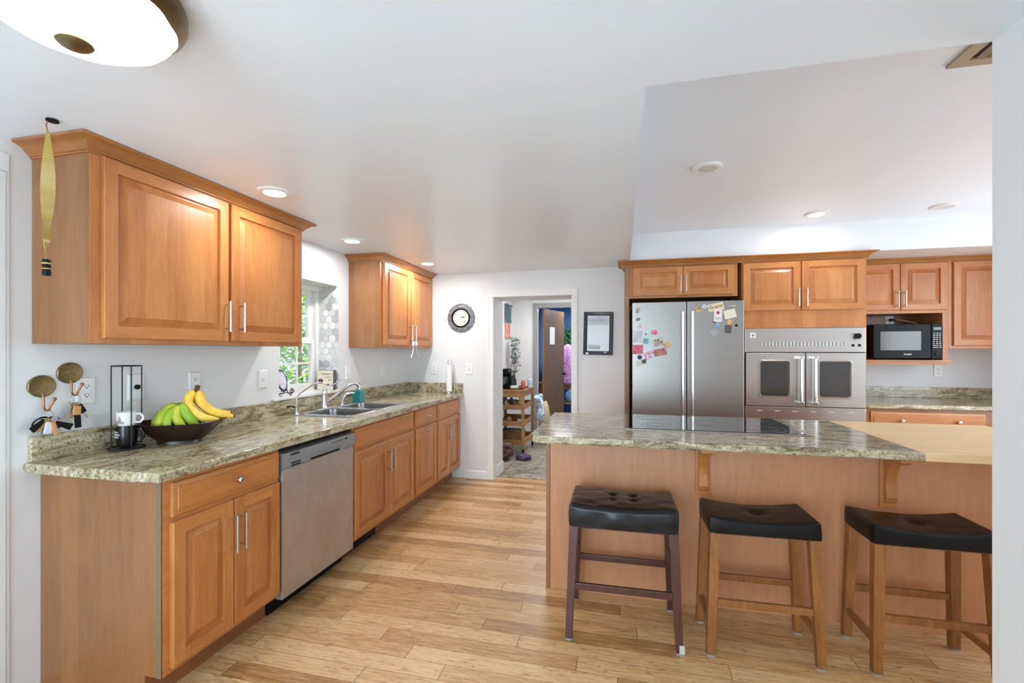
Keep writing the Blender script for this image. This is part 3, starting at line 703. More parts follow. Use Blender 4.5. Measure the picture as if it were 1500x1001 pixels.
# ================================================================ RIGHT-HAND APPLIANCE WALL
GT = 'maple cabinets around the fridge, oven and microwave'
t = thing('fridge_cabinet', 'maple surround of the fridge with tall side panel and two short doors above', 'cabinet', (0, RBY-0.001, 0), 0, GT)
K = lambda y: y-(RBY-0.001)
obj('side_panel', M().box(0.032, K(4.400), 0, 0.070, 0, 2.150, 0.002), 'side', t)
obj('carcass', M().box(0.0705, K(4.412), 1.850, 1.000, 0, 2.150, 0.0015), 'maple', t)
door(t, 0.104, 1.868, 0.5415, 2.132, K(4.411), (0.520, 1.905, 2.035)); door(t, 0.5445, 1.868, 0.968, 2.132, K(4.411), (0.566, 1.905, 2.035))
t = thing('oven_cabinet', 'tall maple oven cabinet with two doors above the steel oven', 'cabinet', (0, RBY-0.001, 0), 0, GT)
oc = M().box(1.030, K(4.402), 0, 1.984, 0, 0.69, 0.001).box(1.030, K(4.402), 1.560, 1.984, 0, 2.150, 0.001).box(1.030, K(4.402), 0.69, 1.050, 0, 1.560).box(1.972, K(4.402), 0.69, 1.984, 0, 1.560).box(1.05, -0.02, 0.69, 1.972, 0, 1.56)
obj('carcass', oc, 'maple', t)
door(t, 1.038, 1.712, 1.486, 2.132, K(4.401), (1.467, 1.755, 1.885)); door(t, 1.500, 1.712, 1.962, 2.132, K(4.401), (1.530, 1.755, 1.885))
tag(obj('crown_moulding', M().sweep([(0.032, 5.05), (0.032, 4.398), (1.986, 4.398), (1.986, 4.72)], [(q, z+2.138) for q, z in CROWN]), 'maplec'), 'stained crown moulding running above the fridge and oven cabinets', 'moulding')

# fridge
fr = thing('refrigerator', 'stainless steel French-door refrigerator covered with magnets', 'refrigerator', (0, 0, 0))
obj('body', M().box(0.096, 4.345, 0.02, 1.020, 5.12, 1.790, 0.004), plain('fridge_body', (62, 62, 64), 0.5), fr)
FF = 4.292
for x0, x1, hxx, nm in ((0.094, 0.556, 0.521, 'l'), (0.562, 1.024, 0.601, 'r')):
    d = obj('door', M().box(x0, FF, 0.72, x1, 4.343, 1.800, 0.006, seg=3), 'steelv', fr)
    hm = M().tube([(hxx, FF-0.045, 0.76), (hxx, FF-0.045, 1.705)], 0.0125, 14)
    for z in (0.80, 1.66): hm.tube([(hxx, FF, z), (hxx, FF-0.045, z)], 0.009, 10)
    obj('handle', hm, 'hsteel', d)
fd = obj('freezer_drawer', M().box(0.094, FF, 0.06, 1.024, 4.343, 0.712, 0.006, seg=3), 'steelv', fr)
obj('handle', M().tube([(0.14, FF-0.045, 0.66), (0.98, FF-0.045, 0.66)], 0.0125, 14).tube([(0.2, FF, 0.66), (0.2, FF-0.045, 0.66)], 0.009).tube([(0.92, FF, 0.66), (0.92, FF-0.045, 0.66)], 0.009), 'hsteel', fd)
obj('hinge_cover', M().box(0.10, 4.33, 1.791, 0.20, 4.45, 1.812, 0.004).box(0.92, 4.33, 1.791, 1.015, 4.45, 1.812, 0.004), 'black', fr)
obj('foot', M().box(0.12, 4.40, 0, 0.17, 4.45, 0.02).box(0.95, 4.40, 0, 1.0, 4.45, 0.02), 'black', fr)

# wall oven
ov = thing('wall_oven', 'stainless steel wall oven with two side-hinged windowed doors', 'oven', (0, 0, 0))
OF = 4.392
obj('body', M().box(1.052, OF+0.012, 0.692, 1.970, 5.10, 1.556), plain('oven_body', (70, 70, 72), 0.5), ov)
cpo = obj('control_panel', M().box(1.052, OF-0.010, 1.352, 1.972, OF+0.011, 1.558, 0.004), 'steel', ov)
km = M().lathe([(0.034, 0), (0.034, 0.006), (0.029, 0.010)], (1.905, OF-0.010, 1.487), 28, ax='y')
kb = obj('dial', km, 'chrome', cpo); obj('dial_grip', M().lathe([(0.024, 0.010), (0.024, 0.030), (0.020, 0.034), (0.004, 0.0345)], (1.905, OF-0.010, 1.487), 28, ax='y'), 'black', kb)
obj('button', M().box(1.868, OF-0.015, 1.399, 1.889, OF-0.010, 1.420, 0.002), 'black', cpo); obj('button', M().box(1.915, OF-0.015, 1.399, 1.936, OF-0.010, 1.420, 0.002), 'black', cpo)
lg = M()
for a in (0, 1):
    for b in (0, 1): lg.box(1.092+a*0.025, OF-0.012, 1.475+b*0.025, 1.114+a*0.025, OF-0.0100, 1.497+b*0.025, 0.001)
obj('logo', lg, 'white', cpo)
obj('logo_star', M().box(1.110, OF-0.0130, 1.492, 1.121, OF-0.0121, 1.503), 'dark', cpo)
vs = M()
for k in range(23):
    x = 1.190+k*(1.795-1.190)/22; vs.box(x, OF-0.012, 1.404, x+0.010, OF-0.0101, 1.440, 0.001)
obj('vent_slots', vs, plain('slot_highlight', (206, 204, 202), 0.2, 0.9), cpo)
vd = M()
for k in range(23):
    x = 1.190+k*(1.795-1.190)/22+0.0105; vd.box(x, OF-0.0108, 1.405, x+0.006, OF-0.0101, 1.439)
obj('vent_gaps', vd, plain('slot_gap', (92, 90, 88), 0.5), cpo)
for x0, x1, wx_0, wx_1, hx in ((1.056, 1.520, 1.175, 1.393, 1.474), (1.526, 1.970, 1.630, 1.854, 1.580)):
    dm = M(); yf = OF-0.022
    dm.rr([(x0, 0.888, x1, 1.346, 0.004, OF+0.010), (x0, 0.888, x1, 1.346, 0.004, yf+0.003), (x0+0.003, 0.891, x1-0.003, 1.343, 0.004, yf),
           (wx_0-0.020, 0.960, wx_1+0.020, 1.287, 0.030, yf), (wx_0-0.014, 0.966, wx_1+0.014, 1.281, 0.026, yf-0.004), (wx_0-0.008, 0.972, wx_1+0.008, 1.275, 0.024, yf-0.004), (wx_0, 0.978, wx_1, 1.265, 0.018, yf+0.008)], n=10, cap1=False)
    d = obj('door', dm, 'steel', ov, smooth=14)
    obj('window', M().rr([(wx_0-0.004, 0.974, wx_1+0.004, 1.269, 0.018, yf+0.0095), (wx_0-0.004, 0.974, wx_1+0.004, 1.269, 0.018, yf+0.008)]), 'ovglass', d)
    hm = M().tube([(hx, yf-0.048, 0.915), (hx, yf-0.048, 1.318)], 0.0135, 16)
    for z in (0.925, 1.308): hm.box(hx-0.017, yf-0.064, z-0.012, hx+0.017, yf, z+0.012, 0.004)
    obj('handle', hm, 'hsteel', d)
lp = obj('lower_panel', M().box(1.054, OF-0.010, 0.694, 1.972, OF+0.011, 0.882, 0.004), 'steel', ov)
ls = M()
for k in range(6):
    x = 1.148+k*0.139; ls.box(x, OF-0.012, 0.842, x+0.042, OF-0.0101, 0.849, 0.001)
obj('vent_slots', ls, plain('slot_bright', (235, 235, 235), 0.2, 0.3), lp)

# microwave shelf cabinet, tall wall cabinet
MF = 4.822
t = thing('microwave_cabinet', 'maple wall cabinet with open microwave shelf below two short doors', 'cabinet', (0, RBY-0.001, 0), 0, GT)
kf = K(MF)
cbm = M().box(1.986, kf, 1.700, 2.800, 0, 2.150, 0.001).box(2.757, kf, 1.240, 2.800, 0, 1.700, 0.001).box(1.986, kf, 1.240, 2.03, 0, 1.70, 0.001).box(2.03, -0.012, 1.284, 2.757, 0, 1.70)
obj('carcass', cbm, 'maple', t)
obj('shelf', M().box(1.988, kf-0.012, 1.262, 2.835, 0, 1.283, 0.003).box(2.03, kf, 1.240, 2.757, kf+0.02, 1.262, 0.001), 'mapleh', t)
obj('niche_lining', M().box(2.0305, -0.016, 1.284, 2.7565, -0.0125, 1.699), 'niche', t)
door(t, 2.045, 1.727, 2.427, 2.146, kf, (2.402, 1.760, 1.890)); door(t, 2.431, 1.727, 2.785, 2.146, kf, (2.457, 1.760, 1.890))
t = thing('wall_cabinet', 'tall maple wall cabinet at the far right beside the microwave shelf', 'cabinet', (0, RBY-0.001, 0), 0, GT)
obj('carcass', M().box(2.8005, kf, 1.383, 3.590, 0, 2.150, 0.001), 'maple', t)
door(t, 2.830, 1.408, 3.190, 2.146, kf, (3.165, 1.45, 1.59)); door(t, 3.196, 1.408, 3.56, 2.146, kf, (3.222, 1.45, 1.59))
tag(obj('crown_moulding', M().sweep([(1.99, MF), (3.59, MF)], [(q*0.7, z*0.8+2.148) for q, z in CROWN]), 'maplec'), 'shallow stained moulding above the microwave cabinet', 'moulding')
t = thing('base_cabinet', 'maple base cabinet under the right-hand counter, wide drawer with two knobs', 'cabinet', (0, RBY-0.001, 0), 0, GT)
bf = K(4.510)
obj('carcass', M().box(1.986, bf, 0.114, 2.900, 0, 0.872, 0.001), 'side', t); obj('toe_kick', M().box(1.986, bf+0.07, 0, 2.9, 0, 0.114), 'kick', t)
drawer(t, 2.060, 0.716, 2.868, 0.850, bf, [(2.278, 0.778), (2.676, 0.778)])
door(t, 2.060, 0.136, 2.462, 0.70, bf, (2.435, 0.485, 0.622)); door(t, 2.466, 0.136, 2.868, 0.70, bf, (2.492, 0.485, 0.622))
t = thing('base_cabinet', 'maple base cabinet hidden behind the white wall end, far right', 'cabinet', (0, RBY-0.001, 0), 0, GT)
obj('carcass', M().box(2.9005, bf, 0.114, 3.590, 0, 0.872, 0.001), 'side', t); obj('toe_kick', M().box(2.9005, bf+0.07, 0, 3.59, 0, 0.114), 'kick', t)
drawer(t, 2.93, 0.716, 3.56, 0.850, bf, [(3.245, 0.778)])
door(t, 2.93, 0.136, 3.56, 0.70, bf, (2.96, 0.485, 0.622))
t = thing('countertop', 'granite countertop below the microwave shelf', 'countertop', (0, 0, 0))
obj('slab', M().box(1.988, 4.478, 0.8745, 3.592, RBY-0.001, 0.914, 0.010, seg=3), 'granitex', t)
obj('backsplash', M().box(1.988, RBY-0.022, 0.9142, 3.592, RBY-0.001, 1.016, 0.003), 'granitex', t)

# microwave
mw = thing('microwave_oven', 'black microwave oven sitting in the wooden wall niche', 'microwave', (2.470, 4.79, 1.284), R(-1.0))
obj('body', M().box(-0.268, 0.0, 0.012, 0.256, 0.32, 0.318, 0.008), 'black', mw)
dm = M().rr([(-0.268, 0.010, 0.170, 0.318, 0.014, 0.0), (-0.268, 0.010, 0.170, 0.318, 0.014, -0.022), (-0.262, 0.016, 0.165, 0.312, 0.012, -0.028)], mi=0)
d = obj('door', dm, 'black', mw); obj('window', M().rr([(-0.212, 0.085, 0.094, 0.252, 0.006, -0.0275), (-0.212, 0.085, 0.094, 0.252, 0.006, -0.029)]), 'mwglass', d)
text('logo', 'SHARP', 0.020, 'white', d, (-0.005, -0.0285, 0.048), (R(90), 0, 0), 0.0006)
cpm = obj('control_panel', M().rr([(0.172, 0.010, 0.256, 0.318, 0.012, 0.0), (0.172, 0.010, 0.256, 0.318, 0.012, -0.022), (0.176, 0.014, 0.252, 0.314, 0.010, -0.027)]), 'black', mw)
obj('display', M().box(0.186, -0.0285, 0.262, 0.242, -0.026, 0.286), plain('grey_display', (120, 122, 122), 0.3), cpm)
kb = M(); random.seed(2)
for i in range(3):
    for j in range(8): kb.box(0.184+i*0.022, -0.0283, 0.108+j*0.0175, 0.184+i*0.022+random.uniform(0.009, 0.016), -0.026, 0.108+j*0.0175+0.006)
obj('keypad', kb, plain('keypad_print', (200, 202, 204), 0.4), cpm)
obj('door_button', M().lathe([(0.030, 0.026), (0.030, 0.031), (0.024, 0.034)], (0.222, 0.0, 0.052), 24, ax='y'), 'black', cpm)
for x in (-0.22, 0.21):
    obj('foot', M().lathe([(0.012, 0), (0.012, 0.013)], (x, 0.04, 0), 16), 'black', mw); obj('foot', M().lathe([(0.012, 0), (0.012, 0.013)], (x, 0.26, 0), 16), 'black', mw)
crd = M().tube([(2.555, 5.145, 1.660), (2.585, 5.12, 1.658), (2.64, 5.09, 1.640), (2.70, 5.07, 1.618), (2.722, 5.065, 1.606)], 0.006, 10)
cd_ = thing('power_cord', 'pale microwave cord with black plug in the niche outlet', 'cord', (0, 0, 0))
obj('cable', crd, plain('pale_cord', (196, 178, 158), 0.5), cd_); obj('plug', M().box(2.518, 5.135, 1.648, 2.560, 5.172, 1.674, 0.006), 'black', cd_)

# ================================================================ ISLAND
il = thing('kitchen_island', 'maple-veneered island base with two carved brackets', 'island', (0, 0, 0))
IPY = 2.621
obj('body', M().box(-0.398, IPY+0.0005, 0, 2.10, 3.26, 0.874), 'panel', il)
obj('panel', M().box(-0.398, IPY-0.004, 0.0005, 2.10, IPY, 0.8735), 'panel', il)
obj('corner_post', M().box(-0.4225, IPY-0.008, 0, -0.3985, 3.262, 0.8735, 0.003), 'side', il)
def bracket(x0):
    w = 0.072
    b = M().box(x0, IPY-0.022, 0.600, x0+w, IPY-0.0042, 0.8735, 0.004)
    br = obj('bracket', b, 'maple', il)
    pr = [(IPY-0.022, 0.872), (IPY-0.170, 0.872), (IPY-0.170, 0.850), (IPY-0.150, 0.838), (IPY-0.120, 0.836)]
    pr += [(IPY-0.120+0.078*math.sin(R(a)), 0.836-0.13*(1-math.cos(R(a)))) for a in range(10, 91, 10)]
    pr += [(IPY-0.048, 0.672), (IPY-0.052, 0.655), (IPY-0.040, 0.630), (IPY-0.022, 0.622)]
    a = M(); x_0, x_1 = x0+0.014, x0+w-0.014
    A = [a.bm.verts.new((x_0, y, z)) for y, z in pr]; B = [a.bm.verts.new((x_1, y, z)) for y, z in pr]; n = len(pr)
    for k in range(n): a.bm.faces.new((A[k], A[(k+1) % n], B[(k+1) % n], B[k]))
    for V_, xx in ((A, x_0), (B, x_1)):
        inner = [a.bm.verts.new((xx, IPY-0.0225, 0.8715-0.249*(k/(n-3)))) for k in range(n-2)]
        out_ = V_[1:-1]
        a.bm.faces.new((V_[0], out_[0], inner[0])); a.bm.faces.new((V_[-1], inner[-1], out_[-1]))
        for k in range(n-3): a.bm.faces.new((out_[k], out_[k+1], inner[k+1], inner[k]))
    obj('bracket_arm', a, 'maple', br, smooth=30)
    obj('bracket_cap', M().box(x0-0.002, IPY-0.200, 0.858, x0+w+0.002, IPY-0.120, 0.8735, 0.003), 'maple', br)
bracket(0.383); bracket(1.230)
IX0, IX1, IY0, IY1 = -0.478, 1.2995, 2.388, 3.345
g = thing('island_countertop', 'polished granite top on the left of the island', 'countertop', (0, 0, 0.876))
pts = [(IX1, IY0), (IX1, IY1), (IX0, IY1)]+[(IX0+0.085-0.085*math.cos(R(a)), IY0+0.085-0.085*math.sin(R(a))) for a in range(0, 91, 9)]
obj('slab', M().prism(pts, 0, 0.0385, 0.009), 'granitex', g)
tag(obj('butcher_block', M().box(1.301, IY0, 0.8745, 2.13, IY1, 0.914, 0.006), 'butcher'), 'pale butcher-block top joined to the granite at the right of the island', 'countertop')
# cooktop
ck = thing('cooktop', 'black glass electric cooktop set into the island granite', 'cooktop', (0, 0, 0.9147))
gx0, gx1, gy0, gy1 = 0.018, 0.985, 2.70, 3.315
obj('trim_frame', M().box(gx0, gy0, 0, gx1, gy1, 0.0045, 0.0015), 'steel', ck)
gls = obj('glass', M().box(gx0+0.012, gy0+0.016, 0.0046, gx1-0.035, gy1-0.012, 0.0075, 0.001), 'bglass', ck)
MT['ringm'] = plain('burner_print', (112, 112, 112), 0.25)
for bx, by, rr_ in ((0.20, 2.86, 0.085), (0.20, 3.16, 0.105), (0.50, 3.00, 0.12), (0.79, 2.85, 0.105), (0.79, 3.17, 0.08)):
    ring = M()
    for r in (rr_, rr_*0.62): ring.tube([(bx+r*math.cos(2*PI*k/48), by+r*math.sin(2*PI*k/48), 0.0076) for k in range(48)], 0.0009, 6, True)
    obj('burner', ring, 'ringm', gls)

# ================================================================ BAR STOOLS
def cushion(w, d, zb, zt, saddle, dome, dimples, r=0.018, nx=30, ny=20, wr=0.0, seed=0):
    m = M(); x0, y0 = w/2-r, d/2-r
    def top(u, v):
        z = zt + saddle*(u*u) + dome*(1-u**4)*(1-v*v)
        for du, dv, dr, dd in dimples: z -= dd*math.exp(-((u-du)**2*(w/2)**2+(v-dv)**2*(d/2)**2)/(dr*dr))
        if wr: z += wr*mnoise.noise(Vector((u*3+seed, v*3, seed)))+wr*0.5*mnoise.noise(Vector((u*9+seed, v*5, 2)))
        return z
    G = [[m.bm.verts.new((x0*(-1+2*i/nx), y0*(-1+2*j/ny), top(-1+2*i/nx, -1+2*j/ny))) for j in range(ny+1)] for i in range(nx+1)]
    for i in range(nx):
        for j in range(ny): m.bm.faces.new((G[i][j], G[i+1][j], G[i+1][j+1], G[i][j+1]))
    loop = [(i, 0) for i in range(nx)]+[(nx, j) for j in range(ny)]+[(i, ny) for i in range(nx, 0, -1)]+[(0, j) for j in range(ny, 0, -1)]
    prev = [G[i][j] for i, j in loop]
    steps = [(math.sin(R(a)), 1-math.cos(R(a)), None) for a in (25, 50, 75, 90)]+[(1+0.10*math.sin(PI*k/4), None, k/4) for k in (1, 2, 3)]+[(1.0, None, 1.0)]
    for so, dz, fr_ in steps:
        cur = []
        for (i, j) in loop:
            b = G[i][j].co; ox = -1 if i == 0 else (1 if i == nx else 0); oy = -1 if j == 0 else (1 if j == ny else 0)
            k = 0.75 if ox and oy else 1.0
            top_z = b.z-r
            z = b.z-r*dz if dz is not None else top_z+(zb-top_z)*fr_
            wv = (wr*1.5*mnoise.noise(Vector((b.x*14+seed, b.y*14, z*10))) if wr and fr_ and fr_ < 1 else 0)
            cur.append(m.bm.verts.new((b.x+ox*(r*so*k+wv), b.y+oy*(r*so*k+wv), z)))
        for k in range(len(loop)): m.bm.faces.new((prev[k], cur[k], cur[(k+1) % len(loop)], prev[(k+1) % len(loop)]))
        prev = cur
    m.bm.faces.new(prev); return m
def stool(label, loc, rot, w, d, fw, fd, zb, legmat, cush, leather, leg=0.019, sr=(0.235, 0.235, 0.13), dims=(), tape=False):
    t = thing('bar_stool', label, 'stool', loc, rot, 'backless bar stools along the island')
    obj('seat', cush, leather, t, smooth=60)
    for p in dims: obj('button', M().lathe([(0.010, 0), (0.009, 0.003), (0.003, 0.005)], p, 14), leather, t)
    tops, feet = {}, {}
    for sx in (-1, 1):
        for sy_ in (-1, 1):
            p1 = (sx*(w/2-leg-0.006), sy_*(d/2-leg-0.006), zb+0.002); p0 = (sx*(fw/2-leg), sy_*(fd/2-leg), 0.006)
            L = obj('leg', M().taper(p0, p1, leg*0.86, leg*0.86, leg*1.08, leg*1.08), legmat, t)
            obj('foot_pad', M().lathe([(leg*1.05, 0), (leg*1.05, 0.008)], (p0[0], p0[1], 0), 16), 'pad', L)
            if tape and sx == 1 and sy_ == -1: obj('tape', M().box(p0[0]-0.002, p0[1]-0.0195, 0.008, p0[0]+0.0205, p0[1]+0.012, 0.045, 0.001), 'silver', L)
            tops[sx, sy_], feet[sx, sy_] = Vector(p1), Vector(p0)
    at = lambda k, z: feet[k]+(tops[k]-feet[k])*((z-feet[k].z)/(tops[k].z-feet[k].z))
    def rail(a, b, z, hh=0.016, th=0.010):
        p, q = at(a, z), at(b, z); d_ = q-p; L_ = d_.length-2*leg*0.9; m_ = M().obox((p+q)/2, (L_, th*2, hh*2), Matrix.Rotation(math.atan2(d_.y, d_.x), 3, 'Z'), 0.003)
        obj('stretcher', m_, legmat, t)
    rail((-1, -1), (1, -1), sr[0]); rail((-1, 1), (1, 1), sr[1]); rail((-1, -1), (-1, 1), sr[2]); rail((1, -1), (1, 1), sr[2])
    obj('seat_frame', M().box(-w/2+0.02, -d/2+0.02, zb-0.012, w/2-0.02, d/2-0.02, zb+0.004, 0.002), legmat, t)
    return t
W1, D1, ZB1 = 0.505, 0.335, 0.528
dmp = [(-0.20, 0.30, 0.022, 0.016), (0.24, 0.30, 0.022, 0.016), (-0.20, -0.28, 0.022, 0.010), (0.24, -0.28, 0.022, 0.010)]
c1 = cushion(W1, D1, ZB1, 0.622, 0.012, 0.008, dmp, 0.022, 40, 26, 0.003, 3)
stool('dark cherry stool with worn tufted black seat, leftmost along the island', (0.004, 2.360, 0), R(0.5), W1, D1, 0.535, 0.392, ZB1, 'cherry', c1, 'leatherw', 0.019, (0.246, 0.246, 0.33),
      [(u*(W1/2-0.022), v*(D1/2-0.022), 0.612) for u, v, _, _ in dmp[:2]], tape=True)
W2, D2, ZB2 = 0.452, 0.272, 0.548
c2_ = cushion(W2, D2, ZB2, 0.606, 0.020, 0.004, [(0.0, 0.0, 0.045, 0.014)], 0.014, 36, 20, 0.0015, 5)
stool('honey oak stool with flat black saddle seat, middle of the three', (0.608, 2.345, 0), R(1.0), W2, D2, 0.485, 0.300, ZB2, 'oak', c2_, 'leather', 0.0205, (0.236, 0.242, 0.13), [(0, 0, 0.590)])
c3_ = cushion(W2, D2, ZB2, 0.606, 0.020, 0.004, [(0.0, 0.0, 0.045, 0.014)], 0.014, 36, 20, 0.0015, 8)
stool('honey oak stool with black saddle seat partly behind the white wall end', (1.262, 2.375, 0), R(0.5), W2, D2, 0.475, 0.305, ZB2, 'oak', c3_, 'leather', 0.0205, (0.236, 0.242, 0.13), [(0, 0, 0.590)])

# ================================================================ CEILING LIGHTS AND VENT
def downlight(label, x, y, z, r, lit, power=0.0, spot=True):
    t = thing('recessed_light', label, 'ceiling light', (x, y, z), 0, 'round recessed ceiling lights')
    obj('trim_ring', M().lathe([(r*0.62, -0.004), (r*0.66, -0.010), (r*0.86, -0.012), (r, -0.006), (r, -0.0005), (r*0.62, -0.0005)], seg=40, ring=True), 'white', t)
    obj('lens', M().lathe([(r*0.62, -0.0095), (r*0.62, -0.0045)], seg=40), 'lens' if lit else 'lensoff', t)
    if lit: lamp('bulb_light', 'AREA', (0, 0, -0.014), power, (0.98, 0.985, 1.0), (0, 0, 0), t, shape='DISK', size=r*1.15)
downlight('lit recessed light above the bananas, nearest of three along the left ceiling', -1.765, 2.045, CZ, 0.082, True, 4.6)
downlight('lit recessed light in front of the sink window', -1.975, 3.085, CZ, 0.082, True, 8.5)
downlight('lit recessed light in the ceiling beside the smaller wall cabinet', -1.790, 4.050, CZ, 0.082, True, 8.5)
downlight('unlit recessed light in the middle of the raised ceiling', 0.492, 2.90, HZ2, 0.085, False)
downlight('lit recessed light in the raised ceiling before the oven cabinet', 1.496, 4.080, HZ2, 0.085, True, 2.6)
downlight('unlit recessed light at the right end of the raised ceiling', 2.345, 4.085, HZ2, 0.085, False)
fm = thing('flush_ceiling_light', 'glowing alabaster flush-mount ceiling light with bronze rim', 'ceiling light', (-1.200, 0.778, CZ))
obj('rim', M().lathe([(0.150, -0.0005), (0.205, -0.0005), (0.210, -0.012), (0.205, -0.022), (0.210, -0.032), (0.204, -0.044), (0.192, -0.052), (0.184, -0.060), (0.172, -0.060), (0.165, -0.05)], seg=64, ring=True), 'bronze', fm)
sc_ = lambda a, r, h: 1+0.012*math.sin(9*a)*(1 if r > 0.08 else 0)
obj('shade', M().lathe([(0.176, -0.052), (0.186, -0.058), (0.186, -0.066), (0.172, -0.082), (0.14, -0.103), (0.095, -0.120), (0.045, -0.129), (0.012, -0.131)], seg=72, wob=sc_), 'shade', fm)
obj('finial', M().lathe([(0.008, -0.128), (0.030, -0.134), (0.034, -0.139), (0.028, -0.145), (0.012, -0.149), (0.003, -0.150)], seg=32), 'bronze', fm)
vt = thing('ceiling_vent', 'tan ceiling air register beside the white wall end', 'vent', (1.352, 1.800, HZ2))
MT['tan'] = plain('tan_register', (176, 158, 136), 0.5)
vm = M(); vx, vy = 0.152, 0.282
vm.box(-vx, -vy+0.0455, -0.010, -vx+0.045, vy-0.0455, -0.0005).box(vx-0.045, -vy+0.0455, -0.010, vx, vy-0.0455, -0.0005).box(-vx, -vy, -0.010, vx, -vy+0.045, -0.0005).box(-vx, vy-0.045, -0.010, vx, vy, -0.0005)
obj('frame', vm, 'tan', vt)
obj('duct', M().box(-vx+0.04, -vy+0.04, -0.003, vx-0.04, vy-0.04, -0.001), 'dark', vt)
for k in range(5): obj('louver', M().obox(Vector((-0.072+k*0.036, 0, -0.007)), (0.026, 2*vy-0.088, 0.002), Matrix.Rotation(R(28), 3, 'Y')), 'tan', vt)

# ================================================================ WALL PLATES
def plate(label, cat, loc, rot, kind, w=0.072, h=0.117):
    nm = {'outlet': 'wall_outlet', 'switch': 'light_switch', 'knob': 'dimmer_switch', 'double': 'switch_plate'}[kind]
    t = thing(nm, label, cat, loc, rot, 'white wall plates')
    obj('plate', M().rings(-w/2, -h/2, w/2, h/2, [(0, -0.0005), (0, -0.003), (0.004, -0.007)]), 'white', t)
    if kind == 'outlet':
        for z in (-0.02, 0.02):
            r_ = obj('receptacle', M().rr([(-0.017, z-0.014, 0.017, z+0.014, 0.012, -0.006), (-0.017, z-0.014, 0.017, z+0.014, 0.012, -0.0085)]), 'white', t)
            obj('slots', M().box(-0.009, -0.0092, z-0.002, -0.0065, -0.0086, z+0.007).box(0.0065, -0.0092, z-0.002, 0.009, -0.0086, z+0.006).box(-0.003, -0.0092, z-0.010, 0.003, -0.0086, z-0.005), 'dark', r_)
    elif kind == 'knob': obj('knob', M().lathe([(0.012, 0.006), (0.012, 0.018), (0.008, 0.022)], seg=20, ax='y'), 'black', t)
    else:
        for dx in ((0,) if kind == 'switch' else (-0.023, 0.023)):
            obj('toggle', M().obox(Vector((dx, -0.012, 0.004)), (0.009, 0.018, 0.012), Matrix.Rotation(R(25), 3, 'X'), 0.002), 'white', t)
            obj('toggle_slot', M().box(dx-0.006, -0.0085, -0.013, dx+0.006, -0.0068, 0.013), 'lensoff', t)
xw = LX+0.0005
plate('white double outlet right of the brass key hooks', 'outlet', (xw, 1.548, 1.186), ROT, 'outlet', 0.076)
plate('white dimmer plate with black knob behind the mug rack', 'switch', (xw, 1.765, 1.186), ROT, 'knob', 0.078, 0.128)
plate('white outlet plate above the yellow bananas', 'outlet', (xw, 2.085, 1.186), ROT, 'outlet')
plate('white toggle plate left of the sink window', 'switch', (xw, 2.585, 1.176), ROT, 'switch', 0.076)
plate('white toggle plate right of the sink window', 'switch', (xw, 3.565, 1.176), ROT, 'switch', 0.076)
plate('white outlet under the smaller wall cabinet', 'outlet', (xw, 4.168, 1.176), ROT, 'outlet')
plate('white outlet on the back wall left of the paper towels', 'outlet', (-1.985, BY-0.0005, 1.170), 0, 'outlet', 0.080)
plate('white light switch beneath the wall clock', 'switch', (-1.587, BY-0.0005, 1.167), 0, 'switch', 0.080)
plate('white outlet above the right-hand granite backsplash', 'outlet', (2.935, RBY-0.0005, 1.170), 0, 'outlet')
plate('white outlet inside the microwave niche', 'outlet', (2.530, RBY-0.0175, 1.655), 0, 'outlet', 0.072, 0.085)

# ================================================================ THINGS ON THE LEFT COUNTER AND WALL
# key hooks: round brass plates with a copper rod curling into a hook
def key_hook(label, y, z, drop):
    t = thing('key_hook', label, 'hook', (LX+0.0005, y, z), ROT, 'round brass key hooks')
    obj('plate', M().lathe([(0.048, 0.0), (0.049, 0.006), (0.046, 0.010), (0.042, 0.008), (0.02, 0.007), (0.003, 0.007)], seg=48, ax='y', sy=0.92), 'brass', t)
    pth = [(0, -0.007, -0.03), (0.0, -0.014, -0.05), (0.0, -0.014, -drop)]+[(0, -0.032+0.018*math.cos(R(a)), -drop-0.018*math.sin(R(a))) for a in range(20, 181, 20)]+[(0.006, -0.053, -drop+0.012), (0.01, -0.057, -drop+0.024)]
    obj('rod', M().tube(pth, 0.004, 12).blob((0.011, -0.058, -drop+0.030), (0.007, 0.007, 0.007), 0, 0, 1, 2), 'copper', t)
    return t
key_hook('round brass key hook lower on the wall, left of the pair', 1.388, 1.218, 0.082)
key_hook('round brass key hook higher on the wall, next to the outlet', 1.487, 1.268, 0.078)
MT['key'] = plain('key_brass', (176, 152, 104), 0.3, 0.9); MT['keys'] = plain('key_steel', (186, 184, 180), 0.3, 0.9)
MT['fobo'] = plain('tan_fob', (206, 148, 96), 0.6); MT['fobw'] = plain('white_fob', (222, 222, 232), 0.6)
